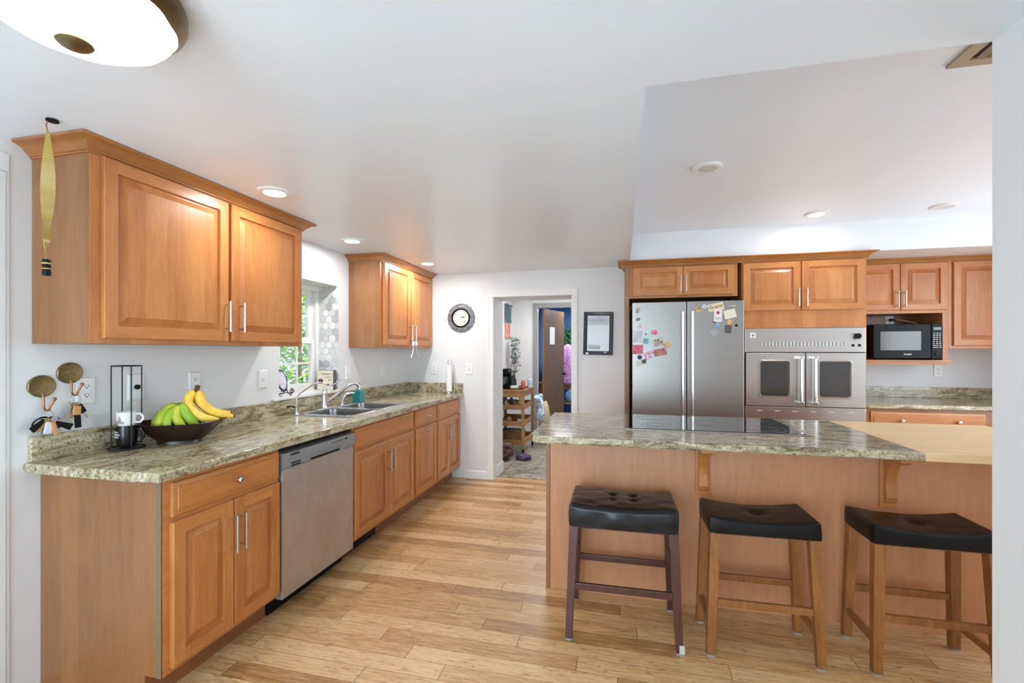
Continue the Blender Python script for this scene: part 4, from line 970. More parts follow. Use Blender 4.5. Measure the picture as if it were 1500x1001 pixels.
def keybunch(label, y, z, items):
    t = thing('key_bunch', label, 'keys', (LX+0.033, y, z), ROT, 'key bunches on the brass hooks'); t.scale = (1.2, 1.0, 1.2)
    obj('key_ring', M().tube([(0.0+0.018*math.cos(2*PI*k/24), 0, -0.017+0.018*math.sin(2*PI*k/24)) for k in range(24)], 0.0014, 8, True), 'keys', t)
    for nm, mat, ang, L, w, yy in items:
        rot = Matrix.Rotation(R(ang), 4, 'Y'); m = M()
        if nm == 'key':
            m.lathe([(0.010, -0.001), (0.010, 0.001)], (0, 0, -0.010), 18, ax='y').box(-0.0035, -0.001, -L, 0.0035, 0.001, -0.018)
            for k in range(3): m.box(0.0035, -0.001, -L+0.006+k*0.008, 0.0058, 0.001, -L+0.010+k*0.008)
        elif nm == 'carabiner':
            m.tube([(0.014*math.cos(2*PI*k/20), 0, -0.024+0.024*math.sin(2*PI*k/20)) for k in range(20)], 0.003, 8, True)
        else: m.box(-w/2, -0.004, -L, w/2, 0.004, -0.012, 0.003)
        ob = obj(nm, m, mat, t); ob.matrix_local = Matrix.Translation((0.0, yy, -0.026)) @ rot
    return t
keybunch('large bunch of keys, dark fobs and tags on the lower brass hook', 1.388, 1.118,
         [('carabiner', 'blackm', 62, 0, 0, -0.006), ('carabiner', 'blackm', -50, 0, 0, -0.010), ('car_fob', 'black', -58, 0.075, 0.024, -0.016), ('car_fob', 'black', 55, 0.06, 0.022, -0.012), ('key', 'keys', -38, 0.062, 0, -0.002), ('key', 'key', -20, 0.066, 0, -0.004), ('key', 'keys', 20, 0.058, 0, -0.006), ('key', 'key', 42, 0.055, 0, -0.018), ('tag', 'fobw', 12, 0.052, 0.022, -0.022), ('tag', 'fobo', -14, 0.06, 0.014, -0.026), ('key', 'keys', -70, 0.064, 0, -0.022)])
keybunch('small bunch of keys with a brown bottle-shaped fob on the higher brass hook', 1.487, 1.173,
         [('key', 'keys', 28, 0.062, 0, -0.004), ('key', 'keys', -32, 0.070, 0, -0.006), ('key', 'key', 14, 0.058, 0, -0.008), ('tag', 'fobo', 4, 0.045, 0.024, -0.016), ('car_fob', 'black', -30, 0.045, 0.020, -0.012), ('bottle_fob', 'kfob', -3, 0.092, 0.020, -0.010)] if False else
         [('key', 'keys', 28, 0.062, 0, -0.004), ('key', 'keys', -32, 0.070, 0, -0.006), ('key', 'key', 14, 0.058, 0, -0.008), ('tag', 'fobo', 4, 0.045, 0.024, -0.016), ('car_fob', 'black', -30, 0.045, 0.020, -0.012), ('fob', 'black', -3, 0.092, 0.020, -0.010)])
# fly strip hanging from the ceiling
fs = thing('fly_strip', 'amber spiral fly strip hanging beside the near wall cabinet', 'fly strip', (-1.995, 1.210, CZ))
obj('pin', M().lathe([(0.006, -0.001), (0.018, -0.003), (0.018, -0.009), (0.009, -0.011), (0.003, -0.010)], (0.006, 0.010, 0), 24), 'black', fs)
obj('string', M().tube([(0, 0, -0.008), (-0.004, -0.002, -0.025), (-0.002, 0, -0.05)], 0.0022, 8), 'copper', fs)
rb = M(); prev = None; N = 70
for k in range(N+1):
    f = k/N; z = -0.045-0.462*f; a = R(10+75*f+(70*max(0, f-0.62)/0.38)); w = (0.004+0.0165*math.sin(PI*min(f/0.80, 1))**0.8 if f < 0.76 else 0.006+0.010*max(0, math.sin(PI*(f-0.74)/0.24))); cx_ = 0.004*math.sin(4*f)-0.006*f
    q = [rb.bm.verts.new((cx_+s_*w*math.cos(a)+t_*0.0006*math.sin(a), s_*w*math.sin(a)-t_*0.0006*math.cos(a), z)) for s_, t_ in ((-1, -1), (1, -1), (1, 1), (-1, 1))]
    if prev:
        for i in range(4): rb.bm.faces.new((prev[i], prev[(i+1) % 4], q[(i+1) % 4], q[i]))
    prev = q
MT['amber'] = plain('amber_ribbon', (168, 138, 62), 0.22, var=0.12, Coat_Weight=0.4)
obj('ribbon', rb, 'amber', fs)
cn = obj('canister', M().lathe([(0.010, -0.505), (0.012, -0.508), (0.012, -0.560), (0.010, -0.563)], (-0.006, 0, 0), 24), 'black', fs)
MT['gold'] = plain('gold_label', (206, 170, 84), 0.4)
obj('label_band', M().lathe([(0.0123, -0.522), (0.0123, -0.517)], (-0.006, 0, 0), 24).lathe([(0.0123, -0.540), (0.0123, -0.537)], (-0.006, 0, 0), 24), 'gold', cn)

# mug rack with two stacked mugs
mx_, my_ = -2.212, 1.640
mr = thing('mug_rack', 'tall black wire mug rack on the granite counter', 'mug rack', (mx_, my_, ZT), R(22))
bsm = M().tube([(0.066*math.cos(2*PI*k/40), 0.066*math.sin(2*PI*k/40), 0.006) for k in range(40)], 0.0035, 8, True)
for a in (0, 90): bsm.tube([(0.066*math.cos(R(a)), 0.066*math.sin(R(a)), 0.005), (-0.066*math.cos(R(a)), -0.066*math.sin(R(a)), 0.005)], 0.003, 8)
obj('base', bsm, 'blackm', mr)
cor = [(-0.041, -0.036), (0.041, -0.036), (0.041, 0.036), (-0.041, 0.036)]
for x, y in cor: obj('rod', M().tube([(x, y, 0.006), (x, y, 0.380)], 0.0028, 10), 'blackm', mr)
obj('top_frame', M().tube([(x, y, 0.380) for x, y in cor], 0.0032, 8, True), 'blackm', mr)
def mug(name, label, z, r, h, mat, hang, thick=0.004):
    t = thing(name, label, 'mug', (mx_, my_, z), R(8), 'mugs stacked in the wire rack')
    obj('cup', M().lathe([(r*0.78, 0), (r*0.86, 0.004), (r*0.98, h*0.3), (r, h*0.6), (r, h), (r-thick, h), (r-thick, h*0.5), (r*0.8, 0.010), (0.002, 0.008)], seg=40), mat, t)
    hd = [(r-0.002, 0, h*0.82), (r+0.016, 0, h*0.86), (r+0.027, 0, h*0.66), (r+0.027, 0, h*0.42), (r+0.015, 0, h*0.22), (r-0.002, 0, h*0.22)]
    ob = obj('mug_handle', M().tube(hd, 0.0052, 10), mat, t); ob.rotation_euler = (0, 0, R(hang))
    return t
MT['mugb'] = plain('black_ceramic', (16, 17, 20), 0.18); MT['mugw'] = plain('white_ceramic', (238, 238, 238), 0.2)
t = mug('coffee_mug', 'black mug with white lettering at the bottom of the rack', ZT+0.0095, 0.040, 0.096, 'mugb', 18)
for i, wd in enumerate(('I AM A', 'MORNING', 'COFFEE')):
    a0 = R(-115); tx = text('lettering', wd, 0.0105, 'white', t, (0.0408*math.cos(a0), 0.0408*math.sin(a0), 0.070-i*0.011), (R(90), 0, a0+R(90)), 0.0008)
    for v in tx.data.vertices:
        r_ = 0.0408; th = v.co.x/r_; nz = v.co.z; v.co.x = (r_+nz)*math.sin(th); v.co.z = (r_+nz)*math.cos(th)-r_
t = mug('coffee_mug', 'white mug standing on the black mug in the rack', ZT+0.107, 0.038, 0.062, 'mugw', 18)
art = M()
for k in range(14):
    a = R(-140+k*6); hh = 0.02+0.014*math.sin(k*0.9)
    art.tube([(0.0386*math.cos(a), 0.0386*math.sin(a), 0.012), (0.0386*math.cos(a+0.05), 0.0386*math.sin(a+0.05), 0.012+hh)], 0.0011, 5)
obj('printed_art', art, plain('brown_print', (170, 148, 128), 0.5), t)

# fruit bowl and bananas
bwx, bwy = -2.115, 1.822
bw = M(); ARM = R(37)
prof = [(0.42, 0.004), (0.44, 0.0), (0.48, 0.0), (0.47, 0.012), (0.55, 0.022), (0.72, 0.048), (0.90, 0.078), (1.0, 0.098), (0.985, 0.100), (0.88, 0.080), (0.70, 0.052), (0.50, 0.028), (0.02, 0.022)]
L = []
for r, h in prof:
    ring = []
    for k in range(56):
        a = 2*PI*k/56; rr_ = r
        ca, sa = math.cos(a), math.sin(a)
        lift = 0.014*(abs(ca)**3)*max(0, (r-0.5)*2)
        ring.append(bw.bm.verts.new((0.196*rr_*math.copysign(abs(ca)**0.9, ca), 0.125*rr_*sa, h+lift)))
    L.append(ring)
for A, B in zip(L, L[1:]):
    for k in range(56): bw.bm.faces.new((A[k], A[(k+1) % 56], B[(k+1) % 56], B[k]))
bw.bm.faces.new(L[0][::-1]); bw.bm.faces.new(L[-1])
MT['bowl'] = patches('dark_carved_bowl', [(34, 20, 16), (52, 30, 24), (26, 16, 13), (64, 38, 30)], 26, 0.32)
tag(obj('fruit_bowl', bw, 'bowl', None, (bwx, bwy, ZT), (0, 0, ARM)), 'dark brown boat-shaped bowl holding bananas on the counter', 'bowl')
def banana(parent, pts, r, mat, flip=False):
    # smooth the control points, pentagonal section, blunt dark tip and stem
    P = [Vector(p) for p in pts]; out = []
    n = 16
    for k in range(n+1):
        t = k/n*(len(P)-1); i = min(int(t), len(P)-2); f = t-i
        p0, p1, p2, p3 = P[max(i-1, 0)], P[i], P[i+1], P[min(i+2, len(P)-1)]
        out.append(0.5*((2*p1)+(p2-p0)*f+(2*p0-5*p1+4*p2-p3)*f*f+(3*p1-p0-3*p2+p3)*f**3))
    rad = []
    for k in range(n+1):
        f = k/n
        rad.append(r*(0.34 if f < 0.08 else min(1.0, 0.42+ (f-0.08)*5.0) if f < 0.22 else (1.0 if f < 0.72 else max(0.30, 1.0-((f-0.72)/0.28)**1.8*0.72))))
    b = obj('banana', M().tube(out, rad, 10), mat, parent, smooth=50)
    obj('banana_tip', M().tube([out[-1]-(out[-1]-out[-2])*0.3, out[-1]+(out[-1]-out[-2]).normalized()*0.006], [r*0.33, r*0.2], 8), 'tip', b)
    return b
MT['tip'] = plain('banana_brown', (84, 58, 32), 0.7)
def ban_mat(name, cols, spots):
    t = NT(name); v = t.coords((1, 1, 1), 3.0); f = t.noise(v, 11, 3)
    col = t.ramp(f, [(0.35, lin(cols[0])), (0.65, lin(cols[1]))])
    sp = t.ramp(t.noise(v, 62, 4, 0.7), [(spots, (0, 0, 0, 1)), (spots+0.06, (1, 1, 1, 1))])
    t.set(Base_Color=t.mix(t.math('MULTIPLY', sp, 0.75), col, lin((116, 76, 30))), Roughness=0.42); return t.m
MT['bany'] = ban_mat('ripe_banana', [(226, 182, 52), (242, 206, 86)], 0.60)
MT['bang'] = ban_mat('greenish_banana', [(142, 176, 40), (206, 208, 62)], 0.74); MT['bangg'] = ban_mat('green_banana', [(122, 168, 36), (164, 192, 48)], 0.78)
# positions relative to the bowl centre: e = along the bowl, f = across towards the room
ca, sa = math.cos(ARM), math.sin(ARM)
def bp(e, f, z): return (e*ca+f*sa, e*sa-f*ca, z)
by_ = thing('banana_bunch', 'ripe yellow spotted banana bunch at the right end of the dark bowl', 'bananas', (bwx, bwy, ZT), 0, 'banana bunches in the bowl')
cr = (0.062, -0.015, 0.258)
for pts, r in (([cr, (0.040, -0.01, 0.232), (0.030, 0.0, 0.190), (0.062, 0.018, 0.140), (0.110, 0.022, 0.112), (0.165, 0.020, 0.104)], 0.0225),
               ([cr, (0.075, -0.015, 0.228), (0.085, -0.010, 0.190), (0.120, -0.010, 0.150), (0.172, -0.012, 0.125), (0.222, -0.014, 0.112)], 0.0225),
               ([cr, (0.060, -0.035, 0.228), (0.068, -0.05, 0.188), (0.110, -0.055, 0.145), (0.158, -0.055, 0.128), (0.205, -0.050, 0.126)], 0.021)):
    banana(by_, [bp(*p) for p in pts], r, 'bany')
obj('stem', M().tube([bp(0.060, -0.015, 0.244), bp(0.066, -0.015, 0.263), bp(0.070, -0.015, 0.276)], [0.014, 0.011, 0.010], 8), 'tip', by_)
bg_ = thing('banana_bunch', 'green and yellow banana bunch at the left end of the dark bowl', 'bananas', (bwx, bwy, ZT), 0, 'banana bunches in the bowl')
cr = (-0.005, 0.005, 0.146)
for pts, r, mt in (([cr, (-0.040, 0.02, 0.142), (-0.072, 0.035, 0.122), (-0.088, 0.045, 0.095), (-0.085, 0.045, 0.066)], 0.0185, 'bang'),
                   ([cr, (-0.045, -0.005, 0.142), (-0.085, 0.0, 0.122), (-0.112, 0.01, 0.095), (-0.118, 0.012, 0.066)], 0.018, 'bangg'),
                   ([cr, (-0.010, 0.035, 0.134), (-0.006, 0.05, 0.110), (0.012, 0.055, 0.085), (0.030, 0.05, 0.065)], 0.018, 'bang'),
                   ([cr, (-0.035, 0.04, 0.128), (-0.048, 0.055, 0.104), (-0.050, 0.06, 0.085), (-0.045, 0.055, 0.065)], 0.0175, 'bangg'),
                   ([cr, (0.010, 0.025, 0.140), (0.030, 0.040, 0.120), (0.055, 0.045, 0.095), (0.078, 0.042, 0.078)], 0.0185, 'bangg'),
                   ([cr, (-0.02, -0.03, 0.138), (-0.05, -0.05, 0.118), (-0.08, -0.055, 0.09), (-0.09, -0.05, 0.07)], 0.018, 'bang')):
    pts = [(e*0.85 if e < 0 else e, f_, 0.066+(z_-0.066)*1.42) for e, f_, z_ in pts]
    banana(bg_, [bp(*p) for p in pts], r*1.18, mt)
obj('stem', M().tube([bp(-0.014, 0.005, 0.174), bp(0.000, 0.0, 0.182), bp(0.008, 0.0, 0.184)], [0.014, 0.011, 0.009], 8), 'tip', bg_)

# on the window sill
ZS = 1.0362
ea = thing('plate_easel', 'black scrolled iron easel on the window sill', 'easel', (-2.375, 2.830, ZS), ROT)
em = M()
def scroll(cx, cz, r, s0, s1, y, k=1): return [(cx+k*r*(1-0.55*i/22)*math.cos(R(s0+(s1-s0)*i/22)), y, cz+r*(1-0.55*i/22)*math.sin(R(s0+(s1-s0)*i/22))) for i in range(23)]
for xx in (-0.045, 0.055):
    em.tube([(xx, 0.03, 0.06), (xx, -0.005, 0.02), (xx, -0.04, 0.022)]+[(xx, -0.04-0.012*math.sin(R(a)), 0.034-0.012*math.cos(R(a))) for a in range(30, 271, 30)], 0.003, 8)
    em.tube([(xx, 0.03, 0.12), (xx, 0.0, 0.02), (xx, -0.03, 0.0035)], 0.003, 8)
em.tube([(-0.045, 0.0, 0.022), (0.055, 0.0, 0.022)], 0.003, 8)
em.tube(scroll(0.078, 0.040, 0.020, 180, 540, -0.012), 0.003, 8); em.tube(scroll(0.070, 0.012, 0.012, 90, -270, -0.012), 0.003, 8); em.tube(scroll(-0.062, 0.014, 0.012, 90, 450, -0.012), 0.003, 8)
obj('scrollwork', em, 'blackm', ea)
pl = thing('decorative_plate', 'lilac oval plate with dark rim leaning on the iron easel', 'plate', (-2.372, 2.830, ZS+0.028), (R(-14), 0, ROT))
obj('rim', M().lathe([(0.03, 0.004), (0.075, 0.004), (0.080, 0.010), (0.074, 0.014), (0.06, 0.010), (0.003, 0.009)], (0.004, 0.0, 0.083), 48, ax='y', sx=0.62, sy=1.05), plain('slate_rim', (44, 46, 62), 0.4), pl)
obj('plate_face', M().lathe([(0.066, 0.0095), (0.060, 0.0125), (0.003, 0.0118)], (0.007, 0.0, 0.088), 40, ax='y', sx=0.62, sy=1.05), patches('lilac_face', [(206, 198, 222), (228, 222, 234), (186, 180, 206)], 22, 0.4), pl)
sg = thing('box_sign', 'cream wooden box sign with cupcake pictures standing on the window sill', 'sign', (-2.405, 3.362, ZS))
obj('block', M().box(-0.078, -0.002, 0, 0.078, 0.040, 0.166, 0.003), plain('dark_box_edge', (92, 88, 88), 0.6), sg)
obj('face', M().box(-0.074, -0.004, 0.003, 0.076, -0.0021, 0.163, 0.0005), patches('cream_paper', [(232, 222, 200), (240, 232, 214), (226, 212, 188)], 24, 0.7), sg)
MT['brownp'] = plain('brown_ink', (88, 58, 46), 0.7)
pc = M().lathe([(0.024, 0.0042), (0.023, 0.0056)], (-0.040, 0, 0.078), 28, ax='y', sy=0.7).lathe([(0.011, 0.0042), (0.010, 0.0056)], (0.030, 0, 0.046), 20, ax='y', sy=0.7)
pc.box(-0.056, -0.0056, 0.054, -0.024, -0.0042, 0.064); obj('picture', pc, 'brownp', sg)
for wd, x, z in (('Happiness is', 0.018, 0.136), ('a warm', 0.030, 0.110), ('cake', 0.044, 0.086)): text('lettering', wd, 0.020, 'brownp', sg, (x, -0.0046, z), (R(90), 0, 0), 0.0004)

# child lock on the smaller wall cabinet
cl = thing('cabinet_lock', 'white cord lock looped through the smaller wall cabinet handles', 'lock', (-1.968, 4.136, 1.44))
obj('cord', M().tube([(0, -0.035, 0.005), (0.004, -0.03, -0.03), (0.006, -0.035, -0.07), (0.004, -0.075, -0.14)], 0.004, 8).tube([(0, 0.035, 0.005), (0.004, 0.03, -0.03), (0.006, 0.045, -0.07), (0.004, 0.10, -0.14)], 0.003, 8).tube([(0, -0.035, 0.005), (0.006, 0, 0.012), (0, 0.035, 0.005)], 0.003, 8), 'white', cl)
for yy in (-0.032, 0.032): obj('bead', M().blob((0.006, yy, -0.012), (0.014, 0.016, 0.026), 0.1, 2, 2, 3), 'white', cl)

# ================================================================ BACK WALL
ck_ = thing('wall_clock', 'round wall clock with ornate grey rim and cream dial', 'clock', (-1.676, BY-0.0005, 1.717))
MT['orn'] = patches('ornate_pewter', [(44, 44, 50), (150, 150, 156), (60, 60, 66), (190, 190, 196)], 46, 0.4)
wob = lambda a, r, h: 1+0.018*math.sin(a*18)*(1 if r > 0.12 else 0)
rimm = M().lathe([(0.09, 0.002), (0.150, 0.002), (0.154, 0.010), (0.140, 0.020), (0.115, 0.024), (0.100, 0.020), (0.098, 0.012)], seg=96, ax='y', wob=wob, ring=True)
obj('rim', rimm, 'orn', ck_)
obj('bezel', M().lathe([(0.086, 0.012), (0.106, 0.018), (0.104, 0.030), (0.096, 0.032), (0.088, 0.026)], seg=64, ax='y', ring=True), 'black', ck_)
dial = obj('dial', M().lathe([(0.090, 0.014), (0.090, 0.018), (0.002, 0.0182)], seg=48, ax='y'), plain('cream_dial', (226, 226, 208), 0.5), ck_)
for h in range(12):
    a = R(90-30*(h+1)); text('numeral', str(h+1), 0.021, 'dark', dial, (0.072*math.cos(a), -0.0186, 0.072*math.sin(a)), (R(90), 0, 0), 0.0004)
for a, L_, w in ((R(90-30*2.3), 0.038, 0.0028), (R(90-6*13), 0.058, 0.0020)):
    hm = M().obox(Vector((L_/2*math.cos(a), -0.0205, L_/2*math.sin(a))), (L_, 0.0012, w*2), Matrix.Rotation(-a, 3, 'Y')); obj('hand', hm, 'dark', dial)
pf = thing('picture_frame', 'black framed white memo sheet right of the doorway', 'picture frame', (-0.2265, BY-0.0005, 1.538), (0, R(1.2), 0))
fw_, fh = 0.290, 0.428
fm_ = M().rings(-fw_/2, -fh/2, fw_/2, fh/2, [(0, -0.001), (0, -0.020), (0.006, -0.024), (0.016, -0.020), (0.028, -0.017), (0.034, -0.012), (0.036, -0.0101)])
obj('frame', fm_, plain('frame_black', (40, 46, 48), 0.3), pf)
sh = obj('sheet', M().box(-fw_/2+0.0375, -0.0112, -fh/2+0.0375, fw_/2-0.0375, -0.0102, fh/2-0.0375), plain('memo_sheet', (204, 206, 214), 0.35, var=0.04), pf)
obj('pane', M().box(-fw_/2+0.0375, -0.0132, -fh/2+0.0375, fw_/2-0.0375, -0.0122, fh/2-0.0375), 'glass', pf)
random.seed(11); sb = M()
for z, n in ((0.152, 3), (0.136, 9), (0.122, 8)):
    x = -0.09 if n > 3 else -0.02
    for k in range(n):
        w = random.uniform(0.008, 0.020)
        pts = [(x+w*i/5, -0.0118, z+0.004*math.sin(i*2.2+k)) for i in range(6)]; sb.tube(pts, 0.0011, 5); x += w+0.006
        if x > 0.085: break
obj('handwriting', sb, 'dark', sh)
st = M().box(-0.097, -0.0122, -0.155, 0.022, -0.0112, -0.118); obj('notice', st, plain('notice_grey', (150, 150, 154), 0.6), sh)
st = M()
for k in range(7): st.box(-0.090+k*0.015, -0.0126, -0.134, -0.080+k*0.015, -0.0121, -0.126)
obj('notice_print', st, 'white', sh)
obj('corner_tag', M().box(-0.118, -0.0255, -0.212, -0.092, -0.0235, -0.192), 'white', pf); obj('maker_mark', M().box(0.06, -0.0222, -0.192, 0.088, -0.0195, -0.187), 'white', pf)

# ================================================================ FRIDGE MAGNETS (front of the doors at y = 4.292)
MG = 'magnets and papers on the fridge doors'
def magnet(name, label, x, z, w, h, mat, rot=0.0, round_=False, th=0.004, layer=0):
    y = FF-0.0006-layer*0.0045
    m = M()
    if round_: m.lathe([(w/2, 0), (w/2, th*0.6), (w/2-0.002, th), (0.001, th)], seg=28, ax='y', sy=h/w)
    else: m.box(-w/2, -th, -h/2, w/2, 0, h/2, min(0.0012, th*0.3))
    return tag(obj(name, m, mat, None, (x, y, z), (0, R(rot), 0)), label, 'magnet', MG)
def pm(name, cols, s=40): return patches(name, cols, s, 0.45)
px_ = lambda px, py: ((px-926)/(1006-926)*(0.561-0.094)+0.094, 1.364+(514.1-py)*6.24e-3) # offsets measured on the fridge front
magnet('fridge_magnet', 'tiny cream charm magnet at the top left of the left fridge door', 0.145, 1.728, 0.035, 0.055, pm('mag_a', [(206, 196, 178), (160, 146, 128)]), 20, True)
magnet('fridge_magnet', 'small teal bird-shaped magnet below the cream charm', 0.146, 1.648, 0.040, 0.028, pm('mag_b', [(44, 92, 96), (120, 150, 140)]), -25, True)
magnet('fridge_magnet', 'round pink and white badge magnet above the beach photo', 0.162, 1.582, 0.046, 0.030, pm('mag_c', [(220, 130, 160), (240, 230, 235), (120, 60, 120)]), 0, True)
magnet('photo_print', 'pale beach photo on the left fridge door', 0.142, 1.490, 0.088, 0.108, pm('mag_d', [(170, 196, 216), (214, 212, 222), (236, 226, 216)], 9), 0, th=0.0015)
magnet('photo_print', 'pink flower photo below the beach photo', 0.144, 1.376, 0.090, 0.084, pm('mag_e', [(190, 40, 80), (220, 110, 130), (90, 110, 130)], 20), 0, th=0.0015)
magnet('paper_note', 'pale blue note sheet between the beach photo and the pink heart', 0.222, 1.455, 0.070, 0.150, pm('mag_f', [(196, 224, 230), (222, 234, 232)], 14), -6, th=0.0012)
magnet('fridge_magnet', 'small blue picture magnet on the pale blue note', 0.214, 1.452, 0.044, 0.048, pm('mag_g', [(70, 140, 176), (150, 196, 200)]), 6, layer=1)
magnet('fridge_magnet', 'tiny pink dot magnet above the blue picture magnet', 0.214, 1.512, 0.020, 0.018, pm('mag_h', [(226, 120, 150), (200, 90, 120)]), 0, True, layer=1)
magnet('fridge_magnet', 'pink heart-like rose magnet upper right of the note', 0.287, 1.530, 0.054, 0.048, pm('mag_i', [(206, 60, 100), (240, 170, 190), (150, 40, 70)]), 10, True)
magnet('fridge_magnet', 'blue and brown souvenir magnet in the middle of the left door', 0.322, 1.440, 0.078, 0.066, pm('mag_j', [(40, 80, 140), (220, 200, 170), (60, 50, 50)]), -18)
magnet('fridge_magnet', 'orange giraffe-patterned magnet at the right of the cluster', 0.398, 1.416, 0.062, 0.060, pm('mag_k', [(206, 130, 60), (236, 200, 150), (150, 90, 50)]), 30, True)
magnet('fridge_magnet', 'dark red frame magnet low in the left door cluster', 0.338, 1.352, 0.104, 0.062, pm('mag_l', [(120, 50, 50), (210, 130, 130), (50, 30, 30)]), -14)
magnet('fridge_magnet', 'round navy magnet near the left edge of the fridge', 0.160, 1.306, 0.042, 0.042, pm('mag_m', [(34, 26, 70), (64, 50, 110)]), 0, True, layer=1)
magnet('postcard', 'white card with pink and navy print tilted on the left door', 0.250, 1.328, 0.105, 0.064, pm('mag_n', [(230, 220, 230), (226, 90, 130), (230, 232, 240), (30, 50, 100)], 26), -22, th=0.0015)
magnet('paper_note', 'cream card with dark square at the bottom of the magnets', 0.172, 1.256, 0.098, 0.050, pm('mag_o', [(226, 222, 206), (214, 210, 196)]), -18, th=0.0015)
magnet('fridge_magnet', 'dark square magnet on the cream card', 0.198, 1.268, 0.036, 0.034, pm('mag_p', [(70, 78, 88), (50, 56, 64)]), -18, layer=1)
magnet('fridge_magnet', 'yellow flower magnet at the top of the right fridge door', 0.652, 1.726, 0.052, 0.040, pm('mag_q', [(206, 170, 60), (226, 200, 110), (120, 70, 60)]), 10, True)
magnet('fridge_magnet', 'white snowflake magnet left of the name sign', 0.704, 1.750, 0.042, 0.042, pm('mag_r', [(228, 228, 232), (180, 182, 190)]), 0, True)
nt = magnet('name_magnet', 'cream name sign with black script on the right fridge door', 0.798, 1.744, 0.128, 0.066, pm('mag_s', [(232, 224, 190), (222, 208, 168)]), -12)
text('lettering', 'Gracie', 0.042, 'dark', nt, (0.0, -0.0044, 0.004), (R(90), 0, 0), 0.0004)
pn = magnet('paper_note', 'white card with red emblem hanging below the name sign', 0.814, 1.668, 0.066, 0.105, pm('mag_t', [(236, 230, 234), (226, 222, 228)]), 2, th=0.0015, layer=1)
obj('emblem', M().lathe([(0.014, 0.0016), (0.013, 0.0026)], (0, 0, 0.026), 20, ax='y').box(-0.022, -0.0022, -0.03, 0.022, -0.0015, -0.027).box(-0.022, -0.0022, -0.018, 0.018, -0.0015, -0.015), pm('mag_u', [(170, 50, 50), (190, 90, 80)]), pn)
magnet('paper_note', 'blank cream sticky note tilted at the right of the fridge door', 0.912, 1.682, 0.094, 0.074, pm('mag_v', [(234, 230, 206), (226, 222, 196)], 12), -14, th=0.0015)
magnet('fridge_magnet', 'small pearl row magnet above the sticky note', 0.926, 1.752, 0.062, 0.010, pm('mag_w', [(226, 220, 206), (150, 140, 120)], 60), 0)
magnet('fridge_magnet', 'orange butterfly magnet below the sticky note', 0.908, 1.612, 0.036, 0.046, pm('mag_x', [(226, 150, 90), (236, 196, 140)]), 12, True)
magnet('photo_print', 'dark grey and lilac picture magnet under the butterfly', 0.897, 1.552, 0.054, 0.072, pm('mag_y', [(70, 66, 66), (90, 84, 84), (190, 186, 210)], 16), 3)
magnet('fridge_magnet', 'round black magnet at the right edge of the right door', 0.962, 1.582, 0.024, 0.022, 'black', 0, True)
magnet('fridge_magnet', 'tiny black magnet at the lower corner of the white card', 0.785, 1.618, 0.022, 0.022, 'black', 0, True)
magnet('fridge_magnet', 'small blue bird magnet below the white card', 0.814, 1.582, 0.032, 0.042, pm('mag_z', [(70, 140, 190), (150, 200, 220)]), -10, True)
magnet('fridge_magnet', 'round silver medallion magnet lowest on the right door', 0.782, 1.520, 0.062, 0.058, plain('pewter', (176, 178, 182), 0.3, 0.7, 0.2, 90), 0, True)

# ================================================================ THE ROOM BEYOND THE DOORWAY
RX, RB = -1.68, 7.10
w2 = M(); w2.box(RX-0.1, 5.06, 0, RX, RB+0.12, 2.4).box(RX, RB, 0, -1.285, RB+0.12, 2.4).box(-0.48, RB, 0, 0.03, RB+0.12, 2.4).box(-1.285, RB, 2.04, -0.48, RB+0.12, 2.4).box(0.0, 5.21, 0, 0.03, RB, 2.4)
struct('wall_utility', w2, 'wall', 'white walls of the room beyond the doorway')
struct('ceiling.002', M().box(RX-0.1, 5.06, 2.26, 0.03, 10.4, 2.42), 'ceil', 'white ceiling of the room beyond')
struct('trim_6', M().box(-1.355, RB-0.018, 0, -1.285, RB, 2.0395, 0.003).box(-0.48, RB-0.018, 0, -0.41, RB, 2.0395, 0.003).box(-1.355, RB-0.018, 2.04, -0.41, RB, 2.11, 0.003), plain('grey_casing', (150, 150, 152), 0.5), 'grey casing of the far inner door')
d3 = M().rings(0, 0, 0.76, 2.02, [(0, 0), (0, -0.038)]); 
dr3 = struct('door_2', d3, wood('brown_door_wood', (140, 106, 70), (112, 80, 50)), 'open brown wooden door beyond the doorway', loc=(-1.225, RB+0.10, 0.01), rot=(0, 0, R(73)))
obj('door_knob', M().lathe([(0.02, 0.038), (0.012, 0.045), (0.012, 0.06), (0.026, 0.075), (0.020, 0.092), (0.004, 0.095)], (0.70, 0, 0.96), 24, ax='y'), 'dark', dr3)
tag(obj('paper_notice', M().box(0.20, -0.0405, 1.46, 0.38, -0.0390, 1.74), 'paper', None, (-1.225, RB+0.10, 0.01), (0, 0, R(73))), 'white paper sheet taped to the brown inner door', 'paper')
struct('wall_blue', M().box(RX, 9.6, 0, 0.03, 9.7, 2.3).box(0.0, RB+0.12, 0, 0.03, 9.6, 2.3).box(RX-0.1, RB+0.12, 0, RX, 9.6, 2.3), plain('blue_wall_paint', (70, 116, 168), 0.6, var=0.12, vs=3), 'blue painted wall of the farthest room')
lamp('room_light', 'AREA', (-0.85, 6.1, 2.24), 20, (1, 0.97, 0.92), (0, 0, 0), None, shape='RECTANGLE', size=0.9, size_y=0.9)
lamp('far_room_light', 'AREA', (-0.8, 8.2, 2.24), 40, (0.95, 0.98, 1.0), (0, 0, 0), None, shape='RECTANGLE', size=0.8, size_y=0.8)
